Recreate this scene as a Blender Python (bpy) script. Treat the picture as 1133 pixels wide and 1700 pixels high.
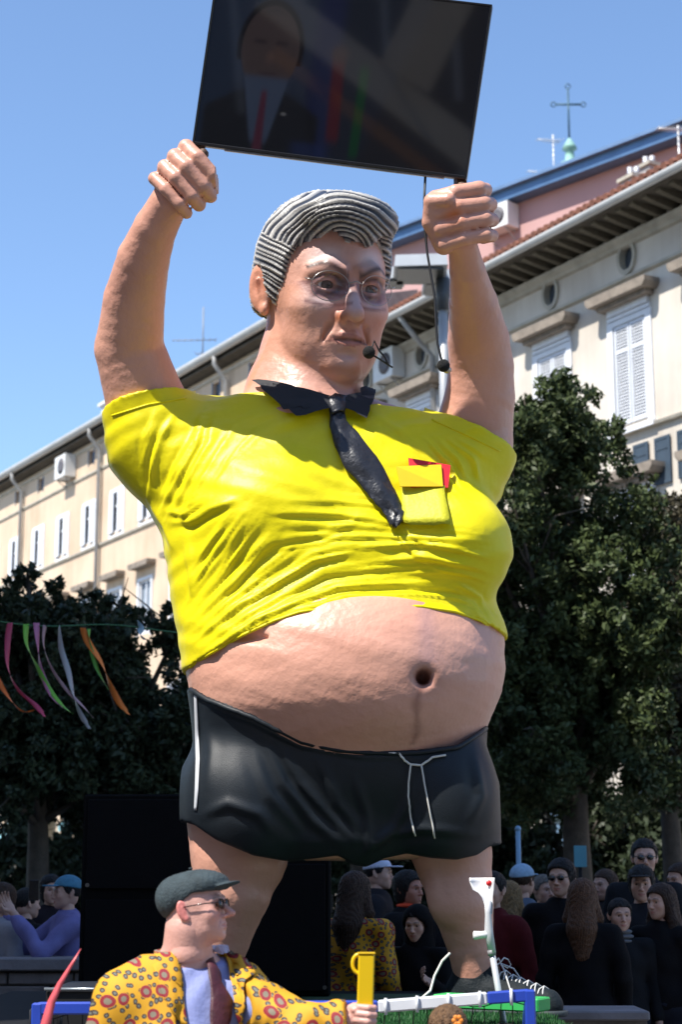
import bpy, bmesh, math, random
import numpy as np
from mathutils import Vector, Matrix
from mathutils.bvhtree import BVHTree

random.seed(7)
rng = np.random.RandomState(7)
scene = bpy.context.scene
COL = scene.collection
for o in list(bpy.data.objects):
    bpy.data.objects.remove(o)

# ------------------------------------------------------------------ camera
FPX = 2900.0
PITCH = math.radians(12.25)
CP, SP = math.cos(PITCH), math.sin(PITCH)
CAMZ = 1.6
cam_d = bpy.data.cameras.new('camera')
cam = bpy.data.objects.new('camera', cam_d)
COL.objects.link(cam)
cam.location = (0, 0, CAMZ)
cam.rotation_euler = (math.pi / 2 + PITCH, 0, 0)
cam_d.sensor_fit = 'VERTICAL'
cam_d.sensor_height = 36
cam_d.lens = 36 * FPX / 1700
cam_d.clip_start = 0.1
cam_d.clip_end = 600
cam_d.dof.use_dof = True
cam_d.dof.focus_distance = 8.4
cam_d.dof.aperture_fstop = 3.5
scene.camera = cam

# ------------------------------------------------------------------ sky, sun, exposure
SUN = Vector((-0.52, -0.43, 1.0)).normalized()          # direction towards the sun
SUN_EL = math.asin(SUN.z)
w = bpy.data.worlds.new('World')
scene.world = w
w.use_nodes = True
nt = w.node_tree
bg = nt.nodes['Background']
sky = nt.nodes.new('ShaderNodeTexSky')
sky.sky_type = 'NISHITA'
sky.sun_disc = False
sky.sun_elevation = SUN_EL
sky.sun_rotation = math.atan2(SUN.x, SUN.y)
sky.altitude = 50
sky.air_density = 1.0
sky.dust_density = 0.25
sky.ozone_density = 4.5
nt.links.new(sky.outputs[0], bg.inputs[0])
bg.inputs[1].default_value = 0.15
sd = bpy.data.lights.new('sun', 'SUN')
sun = bpy.data.objects.new('sun', sd)
COL.objects.link(sun)
sd.energy = 5.0
sd.angle = math.radians(0.5)
sd.color = (1.0, 0.95, 0.87)
sun.rotation_euler = SUN.to_track_quat('Z', 'Y').to_euler()
sun.location = (-20, -12, 30)
scene.view_settings.view_transform = 'Standard'
scene.view_settings.look = 'None'
scene.view_settings.gamma = 1
scene.view_settings.use_curve_mapping = False
scene.view_settings.exposure = 0.68
scene.render.film_transparent = False

# ------------------------------------------------------------------ helpers: places
def ray(px, py):
    cx = (px - 566.5) / FPX
    cy = -(py - 850) / FPX
    return np.array([cx, CP - SP * cy, SP + CP * cy])
def W(px, py, Y):
    r = ray(px, py)
    t = Y / r[1]
    return np.array([r[0] * t, Y, CAMZ + r[2] * t])
def mpp(py, Y):                      # metres per photo pixel at depth Y
    return Y / ray(566, py)[1] / FPX

# ------------------------------------------------------------------ helpers: objects
def tag(o, label=None, cat=None, group=None, kind=None):
    if label: o['label'] = label
    if cat: o['category'] = cat
    if group: o['group'] = group
    if kind: o['kind'] = kind
    return o
def thing(name, label, cat, loc=(0, 0, 0), rotz=0.0, group=None, kind=None):
    o = bpy.data.objects.new(name, None)
    COL.objects.link(o)
    o.empty_display_size = 0.1
    o.location = tuple(float(c) for c in loc)
    o.rotation_euler = (0, 0, rotz)
    tag(o, label, cat, group, kind)
    o['_m'] = 1
    return o
def world_of(o):
    m = Matrix.Translation(o.location) @ o.rotation_euler.to_matrix().to_4x4()
    if o.parent:
        m = world_of(o.parent) @ o.matrix_parent_inverse @ m
    return m
def link(name, me, parent=None, local=False):
    """local=False: mesh is in world coordinates; local=True: mesh is in the parent's coordinates"""
    o = bpy.data.objects.new(name, me)
    COL.objects.link(o)
    if parent is not None:
        o.parent = parent
        if not local:
            o.matrix_parent_inverse = world_of(parent).inverted()
    return o
def mk(name, V, Fc, m, parent=None, col=None, smooth=True, local=False):
    """V (n,3) array, Fc list or array of faces; m material or list of them"""
    me = bpy.data.meshes.new(name)
    V = np.asarray(V, dtype=np.float32).reshape(-1, 3)
    if isinstance(Fc, np.ndarray) and Fc.ndim == 2:
        nf, k = Fc.shape
        me.vertices.add(len(V)); me.vertices.foreach_set('co', V.ravel())
        me.loops.add(nf * k); me.loops.foreach_set('vertex_index', Fc.astype(np.int32).ravel())
        me.polygons.add(nf)
        me.polygons.foreach_set('loop_start', np.arange(0, nf * k, k, dtype=np.int32))
        me.polygons.foreach_set('loop_total', np.full(nf, k, dtype=np.int32))
        me.update(calc_edges=True)
    else:
        me.from_pydata([tuple(map(float, v)) for v in V], [], [tuple(int(i) for i in f) for f in Fc])
        me.update()
    if smooth:
        me.polygons.foreach_set('use_smooth', np.ones(len(me.polygons), dtype=bool))
    for mm in (m if isinstance(m, (list, tuple)) else [m]):
        me.materials.append(mm)
    if col is not None:
        a = me.color_attributes.new('Col', 'FLOAT_COLOR', 'POINT')
        c = np.ones((len(V), 4), dtype=np.float32); c[:, :3] = col
        a.data.foreach_set('color', c.ravel())
    return link(name, me, parent, local)
def dup_part(o, parent, loc=None, rot=None, name=None):
    c = o.copy(); COL.objects.link(c)
    if parent is not None: c.parent = parent
    if loc is not None: c.location = loc
    if rot is not None: c.rotation_euler = rot
    return c

class MB:
    """collects boxes, tubes, sheets; built as one mesh object"""
    def __init__(s): s.v = []; s.f = []
    def add(s, V, Fc):
        n = len(s.v); s.v += [tuple(map(float, p)) for p in V]; s.f += [tuple(i + n for i in f) for f in Fc]; return s
    def box(s, x0, x1, y0, y1, z0, z1):
        V = [(x0,y0,z0),(x1,y0,z0),(x1,y1,z0),(x0,y1,z0),(x0,y0,z1),(x1,y0,z1),(x1,y1,z1),(x0,y1,z1)]
        return s.add(V, [(3,2,1,0),(4,5,6,7),(0,1,5,4),(1,2,6,5),(2,3,7,6),(3,0,4,7)])
    def bar(s, a, b, wx, wy, up=(0, 0, 1)):
        a = Vector(a); b = Vector(b); d = (b - a).normalized(); u = Vector(up)
        sx = d.cross(u)
        if sx.length < 1e-3: sx = d.cross(Vector((1, 0, 0)))
        sx.normalize(); sy = sx.cross(d).normalized()
        V = []
        for p in (a, b):
            for i, j in ((-1,-1),(1,-1),(1,1),(-1,1)):
                V.append(p + sx * wx * i / 2 + sy * wy * j / 2)
        return s.add(V, [(3,2,1,0),(4,5,6,7),(0,1,5,4),(1,2,6,5),(2,3,7,6),(3,0,4,7)])
    def tube(s, pts, r, n=8, caps=True):
        pts = [Vector(tuple(map(float, p))) for p in pts]
        rs = r if isinstance(r, (list, tuple, np.ndarray)) else [r] * len(pts)
        V = []; Fc = []; prev = None
        for i, p in enumerate(pts):
            a = pts[max(i - 1, 0)]; b = pts[min(i + 1, len(pts) - 1)]
            d = (b - a)
            d = d.normalized() if d.length > 1e-9 else Vector((0, 0, 1))
            if prev is None:
                u = d.cross(Vector((0, 0, 1)))
                if u.length < 1e-2: u = d.cross(Vector((1, 0, 0)))
            else: u = prev - d * prev.dot(d)
            u.normalize(); prev = u; vv = d.cross(u)
            for k in range(n):
                t = 2 * math.pi * k / n
                V.append(p + (u * math.cos(t) + vv * math.sin(t)) * float(rs[i]))
        for i in range(len(pts) - 1):
            for k in range(n):
                a = i * n + k; b = i * n + (k + 1) % n
                Fc.append((a, b, b + n, a + n))
        if caps:
            Fc.append(tuple(range(n))[::-1]); Fc.append(tuple((len(pts) - 1) * n + k for k in range(n)))
        return s.add(V, Fc)
    def lathe(s, prof, c=(0, 0, 0), n=20, axis='z'):
        V = []; Fc = []
        for r, z in prof:
            for k in range(n):
                t = 2 * math.pi * k / n
                p = (r * math.cos(t), r * math.sin(t), z)
                if axis == 'y': p = (p[0], p[2], p[1])
                V.append((p[0] + c[0], p[1] + c[1], p[2] + c[2]))
        for i in range(len(prof) - 1):
            for k in range(n):
                a = i * n + k; b = i * n + (k + 1) % n
                Fc.append((a, b, b + n, a + n))
        Fc.append(tuple(range(n))[::-1]); Fc.append(tuple((len(prof) - 1) * n + k for k in range(n)))
        return s.add(V, Fc)
    def sphere(s, c, r, n=16, sc=(1, 1, 1)):
        m = n // 2
        prof = [(max(r * math.sin(math.pi * i / m), 1e-5), -r * math.cos(math.pi * i / m)) for i in range(m + 1)]
        k = len(s.v); s.lathe(prof, (0, 0, 0), n)
        for i in range(k, len(s.v)):
            p = s.v[i]; s.v[i] = (p[0] * sc[0] + c[0], p[1] * sc[1] + c[1], p[2] * sc[2] + c[2])
        return s
    def prism(s, poly, y0, y1):
        """poly of (x, z), extruded along y"""
        n = len(poly)
        V = [(x, y0, z) for x, z in poly] + [(x, y1, z) for x, z in poly]
        Fc = [tuple(range(n)), tuple(range(2 * n - 1, n - 1, -1))]
        for i in range(n):
            j = (i + 1) % n; Fc.append((j, i, i + n, j + n))
        return s.add(V, Fc)
    def build(s, name, m, parent=None, smooth=False, local=False, bevel=0):
        o = mk(name, np.array(s.v), s.f, m, parent, None, smooth, local)
        me = o.data
        bm = bmesh.new(); bm.from_mesh(me); bmesh.ops.recalc_face_normals(bm, faces=bm.faces)
        if bevel: bmesh.ops.bevel(bm, geom=list(bm.edges), offset=bevel, segments=1, affect='EDGES', clamp_overlap=True)
        bm.to_mesh(me); bm.free()
        if smooth:
            for p in me.polygons: p.use_smooth = True
        return o

# ------------------------------------------------------------------ helpers: materials
MATS = {}
def mat(name, col, rough=0.6, var=0.15, vscale=4.0, bump=0.0, bscale=30.0, metal=0.0, spec=0.5, col2=None, attr=False,
        emit=0.0, sheen=0.0, streak=0.0, bump2=0.0, b2scale=6.0, coat=0.0, rvar=0.0):
    if name in MATS: return MATS[name]
    m = bpy.data.materials.new(name); m.use_nodes = True
    n = m.node_tree.nodes; l = m.node_tree.links
    b = n['Principled BSDF']
    b.inputs['Roughness'].default_value = rough
    b.inputs['Metallic'].default_value = metal
    b.inputs['Specular IOR Level'].default_value = spec
    if coat: b.inputs['Coat Weight'].default_value = coat; b.inputs['Coat Roughness'].default_value = 0.15
    if sheen: b.inputs['Sheen Weight'].default_value = sheen
    tc = n.new('ShaderNodeTexCoord')
    no = n.new('ShaderNodeTexNoise'); no.inputs['Scale'].default_value = vscale; no.inputs['Detail'].default_value = 6
    l.new(tc.outputs['Object'], no.inputs['Vector'])
    mr = n.new('ShaderNodeMapRange')
    mr.inputs[1].default_value = 0.3; mr.inputs[2].default_value = 0.7
    l.new(no.outputs[0], mr.inputs[0])
    mx = n.new('ShaderNodeMix'); mx.data_type = 'RGBA'
    l.new(mr.outputs[0], mx.inputs[0])
    if streak:      # vertical weather stains and patches
        mp = n.new('ShaderNodeMapping'); mp.inputs['Scale'].default_value = (1.6, 1.6, .16); l.new(tc.outputs['Object'], mp.inputs[0])
        n2 = n.new('ShaderNodeTexNoise'); n2.inputs['Scale'].default_value = 1.7; n2.inputs['Detail'].default_value = 8; n2.inputs['Roughness'].default_value = .65; l.new(mp.outputs[0], n2.inputs['Vector'])
        ma = n.new('ShaderNodeMath'); ma.operation = 'MULTIPLY_ADD'; ma.inputs[1].default_value = streak; l.new(n2.outputs[0], ma.inputs[0]); l.new(mr.outputs[0], ma.inputs[2])
        ms = n.new('ShaderNodeMath'); ms.operation = 'SUBTRACT'; ms.use_clamp = True; ms.inputs[1].default_value = streak * .5; l.new(ma.outputs[0], ms.inputs[0]); l.new(ms.outputs[0], mx.inputs[0])
    if attr:
        at = n.new('ShaderNodeAttribute'); at.attribute_name = 'Col'
        hs = n.new('ShaderNodeHueSaturation'); hs.inputs['Value'].default_value = 1 - var
        l.new(at.outputs[0], hs.inputs['Color'])
        l.new(hs.outputs[0], mx.inputs[6]); l.new(at.outputs[0], mx.inputs[7])
    else:
        c2 = col2 or tuple(c * (1 - var) for c in col)
        mx.inputs[6].default_value = (*c2, 1); mx.inputs[7].default_value = (*col, 1)
    l.new(mx.outputs[2], b.inputs['Base Color'])
    if emit:
        if attr: l.remove(b.inputs['Base Color'].links[0]); b.inputs['Base Color'].default_value = (.002, .002, .003, 1)
        l.new(mx.outputs[2], b.inputs['Emission Color']); b.inputs['Emission Strength'].default_value = emit
    if rvar:
        mr2 = n.new('ShaderNodeMapRange'); mr2.inputs[3].default_value = rough - rvar; mr2.inputs[4].default_value = rough + rvar
        mr2.inputs[1].default_value = 0.3; mr2.inputs[2].default_value = 0.7
        l.new(no.outputs[0], mr2.inputs[0]); l.new(mr2.outputs[0], b.inputs['Roughness'])
    last = None
    for st, scl in ((bump, bscale), (bump2, b2scale)):
        if st:
            nb = n.new('ShaderNodeTexNoise'); nb.inputs['Scale'].default_value = scl; nb.inputs['Detail'].default_value = 4
            l.new(tc.outputs['Object'], nb.inputs['Vector'])
            bp = n.new('ShaderNodeBump'); bp.inputs['Strength'].default_value = st; bp.inputs['Distance'].default_value = 0.02
            l.new(nb.outputs[0], bp.inputs['Height'])
            if last: l.new(last.outputs[0], bp.inputs['Normal'])
            last = bp
    if last: l.new(last.outputs[0], b.inputs['Normal'])
    MATS[name] = m
    return m
def glassy(name, col=(0.9, 0.92, 0.95), mixf=0.12):
    if name in MATS: return MATS[name]
    m = bpy.data.materials.new(name); m.use_nodes = True
    n = m.node_tree.nodes; l = m.node_tree.links
    n.remove(n['Principled BSDF'])
    t = n.new('ShaderNodeBsdfTransparent'); t.inputs[0].default_value = (*col, 1)
    g = n.new('ShaderNodeBsdfGlossy'); g.inputs['Roughness'].default_value = 0.03
    mx = n.new('ShaderNodeMixShader'); mx.inputs[0].default_value = mixf
    l.new(t.outputs[0], mx.inputs[1]); l.new(g.outputs[0], mx.inputs[2])
    l.new(mx.outputs[0], n['Material Output'].inputs[0])
    MATS[name] = m
    return m

# ------------------------------------------------------------------ helpers: distance fields
def smin(a, b, k):
    if k <= 0: return np.minimum(a, b)
    h = np.maximum(k - np.abs(a - b), 0) / k
    return np.minimum(a, b) - h * h * k * 0.25
def smax(a, b, k): return -smin(-a, -b, k)
class Field:
    def __init__(s, lo, hi, h):
        s.lo = np.array(lo, float); s.h = h
        n = np.ceil((np.array(hi, float) - s.lo) / h).astype(int) + 1
        s.ax = [(s.lo[i] + h * np.arange(n[i])).astype(np.float32) for i in range(3)]
        s.F = np.full(tuple(n), 10.0, dtype=np.float32)
    def _sl(s, lo, hi):
        out = []
        for i in range(3):
            a = int(max(0, math.floor((lo[i] - s.lo[i]) / s.h))); b = int(min(len(s.ax[i]), math.ceil((hi[i] - s.lo[i]) / s.h) + 1))
            if b <= a: return None
            out.append(slice(a, b))
        return tuple(out)
    def apply(s, fn, lo, hi, k=0.0, op='u'):
        sl = s._sl(lo, hi)
        if sl is None: return s
        X = s.ax[0][sl[0]][:, None, None]; Y = s.ax[1][sl[1]][None, :, None]; Z = s.ax[2][sl[2]][None, None, :]
        d = fn(X, Y, Z).astype(np.float32)
        if op == 'u': s.F[sl] = smin(s.F[sl], d, k)
        elif op == 's': s.F[sl] = smax(s.F[sl], -d, k)
        elif op == 'i': s.F[sl] = smax(s.F[sl], d, k)
        elif op == 'a': s.F[sl] = s.F[sl] + d
        return s
    def all(s, fn, k=0.0, op='i'):
        return s.apply(fn, s.lo, s.lo + s.h * np.array(s.F.shape), k, op)
    def ell(s, c, r, k=0.0, op='u', rot=None):
        c = np.array(c, float); r = np.array(r, float)
        R = None if rot is None else np.array(rot, float)
        def fn(X, Y, Z):
            x, y, z = X - c[0], Y - c[1], Z - c[2]
            if R is not None:
                x, y, z = (R[0,0]*x + R[1,0]*y + R[2,0]*z, R[0,1]*x + R[1,1]*y + R[2,1]*z, R[0,2]*x + R[1,2]*y + R[2,2]*z)
            k0 = np.sqrt((x/r[0])**2 + (y/r[1])**2 + (z/r[2])**2)
            k1 = np.sqrt((x/r[0]**2)**2 + (y/r[1]**2)**2 + (z/r[2]**2)**2)
            return k0 * (k0 - 1) / np.maximum(k1, 1e-6)
        m = (max(r) if R is not None else r) + k + 4 * s.h
        return s.apply(fn, c - m, c + m, k, op)
    def cap(s, a, b, ra, rb, k=0.0, op='u'):
        a = np.array(a, float); b = np.array(b, float); ab = b - a; L2 = float(ab @ ab) + 1e-12
        def fn(X, Y, Z):
            t = np.clip(((X - a[0]) * ab[0] + (Y - a[1]) * ab[1] + (Z - a[2]) * ab[2]) / L2, 0, 1)
            return np.sqrt((X - a[0] - t * ab[0])**2 + (Y - a[1] - t * ab[1])**2 + (Z - a[2] - t * ab[2])**2) - (ra + (rb - ra) * t)
        m = max(ra, rb) + k + 4 * s.h
        return s.apply(fn, np.minimum(a, b) - m, np.maximum(a, b) + m, k, op)
    def chain(s, pts, rs, k=0.0, op='u'):
        for i in range(len(pts) - 1): s.cap(pts[i], pts[i + 1], rs[i], rs[i + 1], k if i == 0 else min(k, 0.01) or k, op)
        return s
    def mesh(s):
        F = s.F
        F = np.pad(F, 1, constant_values=10.0); lo = s.lo - s.h
        S = F < 0
        nx, ny, nz = F.shape
        cnt = np.zeros((nx-1, ny-1, nz-1), dtype=np.int8)
        for i in (0, 1):
            for j in (0, 1):
                for k in (0, 1):
                    cnt += S[i:nx-1+i, j:ny-1+j, k:nz-1+k]
        act = (cnt > 0) & (cnt < 8)
        I, J, K = np.nonzero(act)
        idx = np.full(act.shape, -1, dtype=np.int32); idx[I, J, K] = np.arange(len(I))
        P = np.zeros((len(I), 3)); N = np.zeros(len(I))
        cor = [(i, j, k) for i in (0, 1) for j in (0, 1) for k in (0, 1)]
        for a in cor:
            for d in range(3):
                if a[d] == 0:
                    b = list(a); b[d] = 1
                    fa = F[I + a[0], J + a[1], K + a[2]]; fb = F[I + b[0], J + b[1], K + b[2]]
                    m = (fa < 0) != (fb < 0)
                    t = np.where(m, fa / np.where(m, fa - fb, 1), 0)
                    q = np.tile(np.array(a, float), (len(I), 1)); q[:, d] = t
                    P += q * m[:, None]; N += m
        P = P / np.maximum(N, 1)[:, None] + np.stack([I, J, K], 1)
        V = lo + P * s.h
        Q = []
        sg = S[:-1, 1:-1, 1:-1] != S[1:, 1:-1, 1:-1]
        i, j, k = np.nonzero(sg); j = j + 1; k = k + 1
        q = np.stack([idx[i, j-1, k-1], idx[i, j, k-1], idx[i, j, k], idx[i, j-1, k]], 1)
        fl = ~S[i, j, k]; q[fl] = q[fl][:, ::-1]; Q.append(q)
        sg = S[1:-1, :-1, 1:-1] != S[1:-1, 1:, 1:-1]
        i, j, k = np.nonzero(sg); i = i + 1; k = k + 1
        q = np.stack([idx[i-1, j, k-1], idx[i-1, j, k], idx[i, j, k], idx[i, j, k-1]], 1)
        fl = ~S[i, j, k]; q[fl] = q[fl][:, ::-1]; Q.append(q)
        sg = S[1:-1, 1:-1, :-1] != S[1:-1, 1:-1, 1:]
        i, j, k = np.nonzero(sg); i = i + 1; j = j + 1
        q = np.stack([idx[i-1, j-1, k], idx[i, j-1, k], idx[i, j, k], idx[i-1, j, k]], 1)
        fl = ~S[i, j, k]; q[fl] = q[fl][:, ::-1]; Q.append(q)
        Q = np.concatenate(Q)
        return V, Q
def vnormals(V, Q):
    n = np.cross(V[Q[:, 2]] - V[Q[:, 0]], V[Q[:, 3]] - V[Q[:, 1]])
    N = np.zeros_like(V)
    for c in range(4): np.add.at(N, Q[:, c], n)
    return N / np.maximum(np.linalg.norm(N, axis=1), 1e-9)[:, None]
def relax(V, Q, it=1, f=0.5):
    for _ in range(it):
        A = np.zeros_like(V); c = np.zeros(len(V))
        for a, b in ((0, 1), (1, 2), (2, 3), (3, 0)):
            np.add.at(A, Q[:, a], V[Q[:, b]]); np.add.at(A, Q[:, b], V[Q[:, a]])
            np.add.at(c, Q[:, a], 1); np.add.at(c, Q[:, b], 1)
        V = V * (1 - f) + f * A / np.maximum(c, 1)[:, None]
    return V
def joinm(parts):
    V = []; Q = []; C = []; n = 0
    for p in parts:
        V.append(p[0]); Q.append(p[1] + n); n += len(p[0])
        C.append(np.broadcast_to(np.array(p[2], float), (len(p[0]), 3)))
    return np.concatenate(V), np.concatenate(Q), np.concatenate(C)
def bvh_of(*objs):
    bm = bmesh.new()
    for o in objs: bm.from_mesh(o.data)        # only meshes kept in world coordinates
    t = BVHTree.FromBMesh(bm); bm.free(); return t
def cast(bvh, px, py, off=0.0):
    r = Vector(ray(px, py)).normalized()
    h = bvh.ray_cast(Vector((0, 0, CAMZ)), r)
    if h[0] is None: return None
    n = h[1]
    if n.dot(r) > 0: n = -n
    return h[0] + n * off
def on_curve(bvh, pts, n, off, keep=True):
    pts = [np.array(p, float) for p in pts]
    L = np.cumsum([0] + [np.linalg.norm(pts[i+1] - pts[i]) for i in range(len(pts) - 1)])
    out = []
    for i in range(n + 1):
        s = L[-1] * i / n
        q = np.array([np.interp(s, L, [p[0] for p in pts]), np.interp(s, L, [p[1] for p in pts])])
        h = cast(bvh, q[0], q[1], off)
        if h is not None: out.append(h)
    return out
def patch(name, bvh, rows, m, parent, ncol=8, sub=4, off=0.012, thick=0.012, wob=0.0, smooth=True, bulge=0.0):
    """a sheet of cloth that lies on the surface: rows of (left, right) photo points; has thickness"""
    R = []
    for i in range(len(rows) - 1):
        for k in range(sub):
            t = k / sub
            R.append([np.array(rows[i][j]) * (1 - t) + np.array(rows[i+1][j]) * t for j in (0, 1)])
    R.append([np.array(rows[-1][j], float) for j in (0, 1)])
    top = []; bot = []; last = None
    for i, (a, b) in enumerate(R):
        for j in range(ncol + 1):
            t = j / ncol; q = a * (1 - t) + b * t
            wv = wob * math.sin(t * 9 + i * 0.35) * math.sin(i * 0.5 + 1) + bulge * math.sin(math.pi * t)
            h = cast(bvh, q[0], q[1], off + wv)
            k = 0
            while h is None and k < 14:
                k += 1; h = cast(bvh, q[0] + (580 - q[0]) * .01 * k, q[1] + 3 * k, off + wv)
            if h is None and last is None:
                for mx_ in range(1, 60):
                    for dx_, dy_ in ((1, 0), (-1, 0), (0, 1), (0, -1)):
                        if h is None: h = cast(bvh, q[0] + dx_ * mx_ * 2, q[1] + dy_ * mx_ * 2, off)
            if h is None: h = last
            last = h
            d = -Vector(ray(q[0], q[1])).normalized()
            top.append(h); bot.append(h - d * thick)
    n = len(top); c = ncol + 1; r = len(R)
    Fc = []
    for i in range(r - 1):
        for j in range(ncol):
            a = i * c + j
            Fc.append((a, a + c, a + c + 1, a + 1)); Fc.append((a + n, a + 1 + n, a + c + 1 + n, a + c + n))
    def rim(ids):
        for u, v in zip(ids, ids[1:]): Fc.append((u, v, v + n, u + n))
    rim(list(range(c))); rim([i * c + ncol for i in range(r)])
    rim([(r - 1) * c + j for j in range(c)][::-1]); rim([i * c for i in range(r)][::-1])
    o = mk(name, np.array([tuple(p) for p in top + bot]), Fc, m, parent, None, False)
    bm = bmesh.new(); bm.from_mesh(o.data); bmesh.ops.recalc_face_normals(bm, faces=bm.faces); bm.to_mesh(o.data); bm.free()
    if smooth:
        for p in o.data.polygons: p.use_smooth = True
    return o
def rotz(a): c, s = math.cos(a), math.sin(a); return np.array([[c, -s, 0], [s, c, 0], [0, 0, 1.0]])
def rotx(a): c, s = math.cos(a), math.sin(a); return np.array([[1, 0, 0], [0, c, -s], [0, s, c]])
def roty(a): c, s = math.cos(a), math.sin(a); return np.array([[c, 0, s], [0, 1, 0], [-s, 0, c]])
def G(d, s): return np.exp(-(d / s) ** 2)
# ------------------------------------------------------------------ heads, hands, people
def build_head(h, age=1.0, neck=None, jowl=0.0, nose=1.0, low=-0.16):
    f = Field((-0.105, -0.145, low), (0.105, 0.135, 0.135), h)
    f.ell((0, 0.008, 0.035), (0.077, 0.098, 0.083))
    f.ell((0, -0.028, -0.02), (0.066, 0.064, 0.085), 0.03)
    f.ell((0, -0.035, -0.072), (0.053, 0.05, 0.043), 0.03)
    f.ell((0, 0.03, -0.04), (0.058, 0.055, 0.06), 0.03)
    f.ell((0, -0.074, -0.098), (0.022, 0.018, 0.017), 0.03)
    if jowl:
        f.ell((0, -0.03, -0.1), (0.056, 0.05, 0.04 * jowl), 0.03)
        for sx in (-1, 1): f.ell((sx * 0.04, -0.045, -0.07), (0.028, 0.034, 0.032), 0.02)
    for sx in (-1, 1):
        f.ell((sx * 0.037, -0.062, -0.028), (0.026, 0.022, 0.024), 0.025)
        f.ell((sx * 0.031, -0.103, -0.002), (0.019, 0.019, 0.0135), 0.012, 's')
    f.chain([(-0.046, -0.075, 0.016), (-0.03, -0.089, 0.022), (-0.012, -0.094, 0.018)], [0.008, 0.0085, 0.008], 0.012)
    f.chain([(0.046, -0.075, 0.016), (0.03, -0.089, 0.022), (0.012, -0.094, 0.018)], [0.008, 0.0085, 0.008], 0.012)
    # nose
    f.cap((0, -0.088, 0.008), (0, -0.111 * (0.5 + 0.5 * nose), -0.033), 0.0078, 0.0108, 0.012)
    f.ell((0, -0.112, -0.037), (0.0115, 0.011, 0.009), 0.006)
    for sx in (-1, 1):
        f.ell((sx * 0.0125, -0.1, -0.039), (0.0075, 0.0105, 0.0075), 0.005)
        f.ell((sx * 0.007, -0.106, -0.0475), (0.0035, 0.005, 0.004), 0.003, 's')
    # mouth
    f.ell((0, -0.074, -0.066), (0.033, 0.022, 0.024), 0.018)
    f.chain([(-0.023, -0.086, -0.0675), (-0.008, -0.0965, -0.062), (0, -0.0965, -0.0635), (0.008, -0.0965, -0.062), (0.023, -0.086, -0.0675)],
            [0.002, 0.0042, 0.0038, 0.0042, 0.002], 0.005)
    f.chain([(-0.02, -0.087, -0.071), (0, -0.0965, -0.0745), (0.02, -0.087, -0.071)], [0.002, 0.0052, 0.002], 0.005)
    f.chain([(-0.024, -0.091, -0.0685), (0, -0.1035, -0.0685), (0.024, -0.091, -0.0685)], [0.001, 0.0012, 0.001], 0.003, 's')
    f.ell((0, -0.101, -0.086), (0.018, 0.008, 0.004), 0.008, 's')
    if age:
        for sx in (-1, 1):
            f.chain([(sx * 0.017, -0.102, -0.036), (sx * 0.028, -0.091, -0.053), (sx * 0.033, -0.083, -0.072)], [0.0016, 0.002, 0.001], 0.005 * age, 's')
            f.chain([(sx * 0.018, -0.1, -0.016), (sx * 0.03, -0.0965, -0.021), (sx * 0.042, -0.087, -0.014)], [0.001, 0.0016, 0.001], 0.005 * age, 's')
    # eyelids round the eyeball
    for sx in (-1, 1):
        c = np.array((sx * 0.031, -0.0755, 0.0))
        f.ell(c, (0.0145, 0.0135, 0.0125), 0.006)
        f.ell(c + (0, -0.012, 0.0), (0.0135, 0.0105, 0.0068), 0.003, 's')
        f.chain([c + (-0.0145, -0.006, 0.001), c + (-0.005, -0.0145, 0.0075), c + (0.005, -0.0145, 0.0075), c + (0.0145, -0.006, 0.001)], [0.0018, 0.0026, 0.0026, 0.0018], 0.003)
        f.chain([c + (-0.013, -0.006, -0.002), c + (0, -0.0135, -0.0078), c + (0.013, -0.006, -0.002)], [0.0015, 0.0022, 0.0015], 0.003)
    # ears
    for sx in (-1, 1):
        R = rotz(-sx * 0.45) @ rotx(-0.15)
        f.ell((sx * 0.082, 0.018, -0.002), (0.0065, 0.019, 0.032), 0.006, 'u', R)
        f.ell((sx * 0.0895, 0.013, 0.003), (0.006, 0.011, 0.019), 0.003, 's', R)
        f.cap((sx * 0.083, 0.012, -0.012), (sx * 0.087, 0.016, 0.008), 0.0028, 0.003, 0.003)
        f.ell((sx * 0.078, 0.008, -0.03), (0.006, 0.008, 0.009), 0.005)
    if neck: neck(f)
    return f
def face_paint(V, skin, lips=(0.45, 0.16, 0.14), brow=(0.06, 0.04, 0.03), blush=0.2, browh=1.0):
    skin = np.array(skin, float); C = np.tile(skin, (len(V), 1))
    x, y, z = V[:, 0], V[:, 1], V[:, 2]; fr = (y < -0.06)
    def mixc(a, col): 
        nonlocal C
        a = np.clip(a, 0, 1)[:, None]; C = C * (1 - a) + np.array(col) * a
    ax = np.abs(x)
    mixc(blush * G(np.hypot(ax - 0.04, z + 0.035), 0.022) * fr, (0.6, 0.2, 0.16))
    mixc(blush * 0.8 * G(np.hypot(x, z + 0.036), 0.014) * fr, (0.6, 0.2, 0.16))
    mixc(0.85 * (np.abs(z + 0.0685) < 0.0085 * (1 - (ax / 0.026) ** 2)) * (ax < 0.025) * fr, lips)
    zb = 0.02 + 0.006 * (1 - ((ax - 0.03) / 0.02) ** 2)
    mixc(0.85 * browh * G(z - zb, 0.004) * (ax > 0.011) * (ax < 0.05) * (y < -0.05), brow)
    return C
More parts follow.
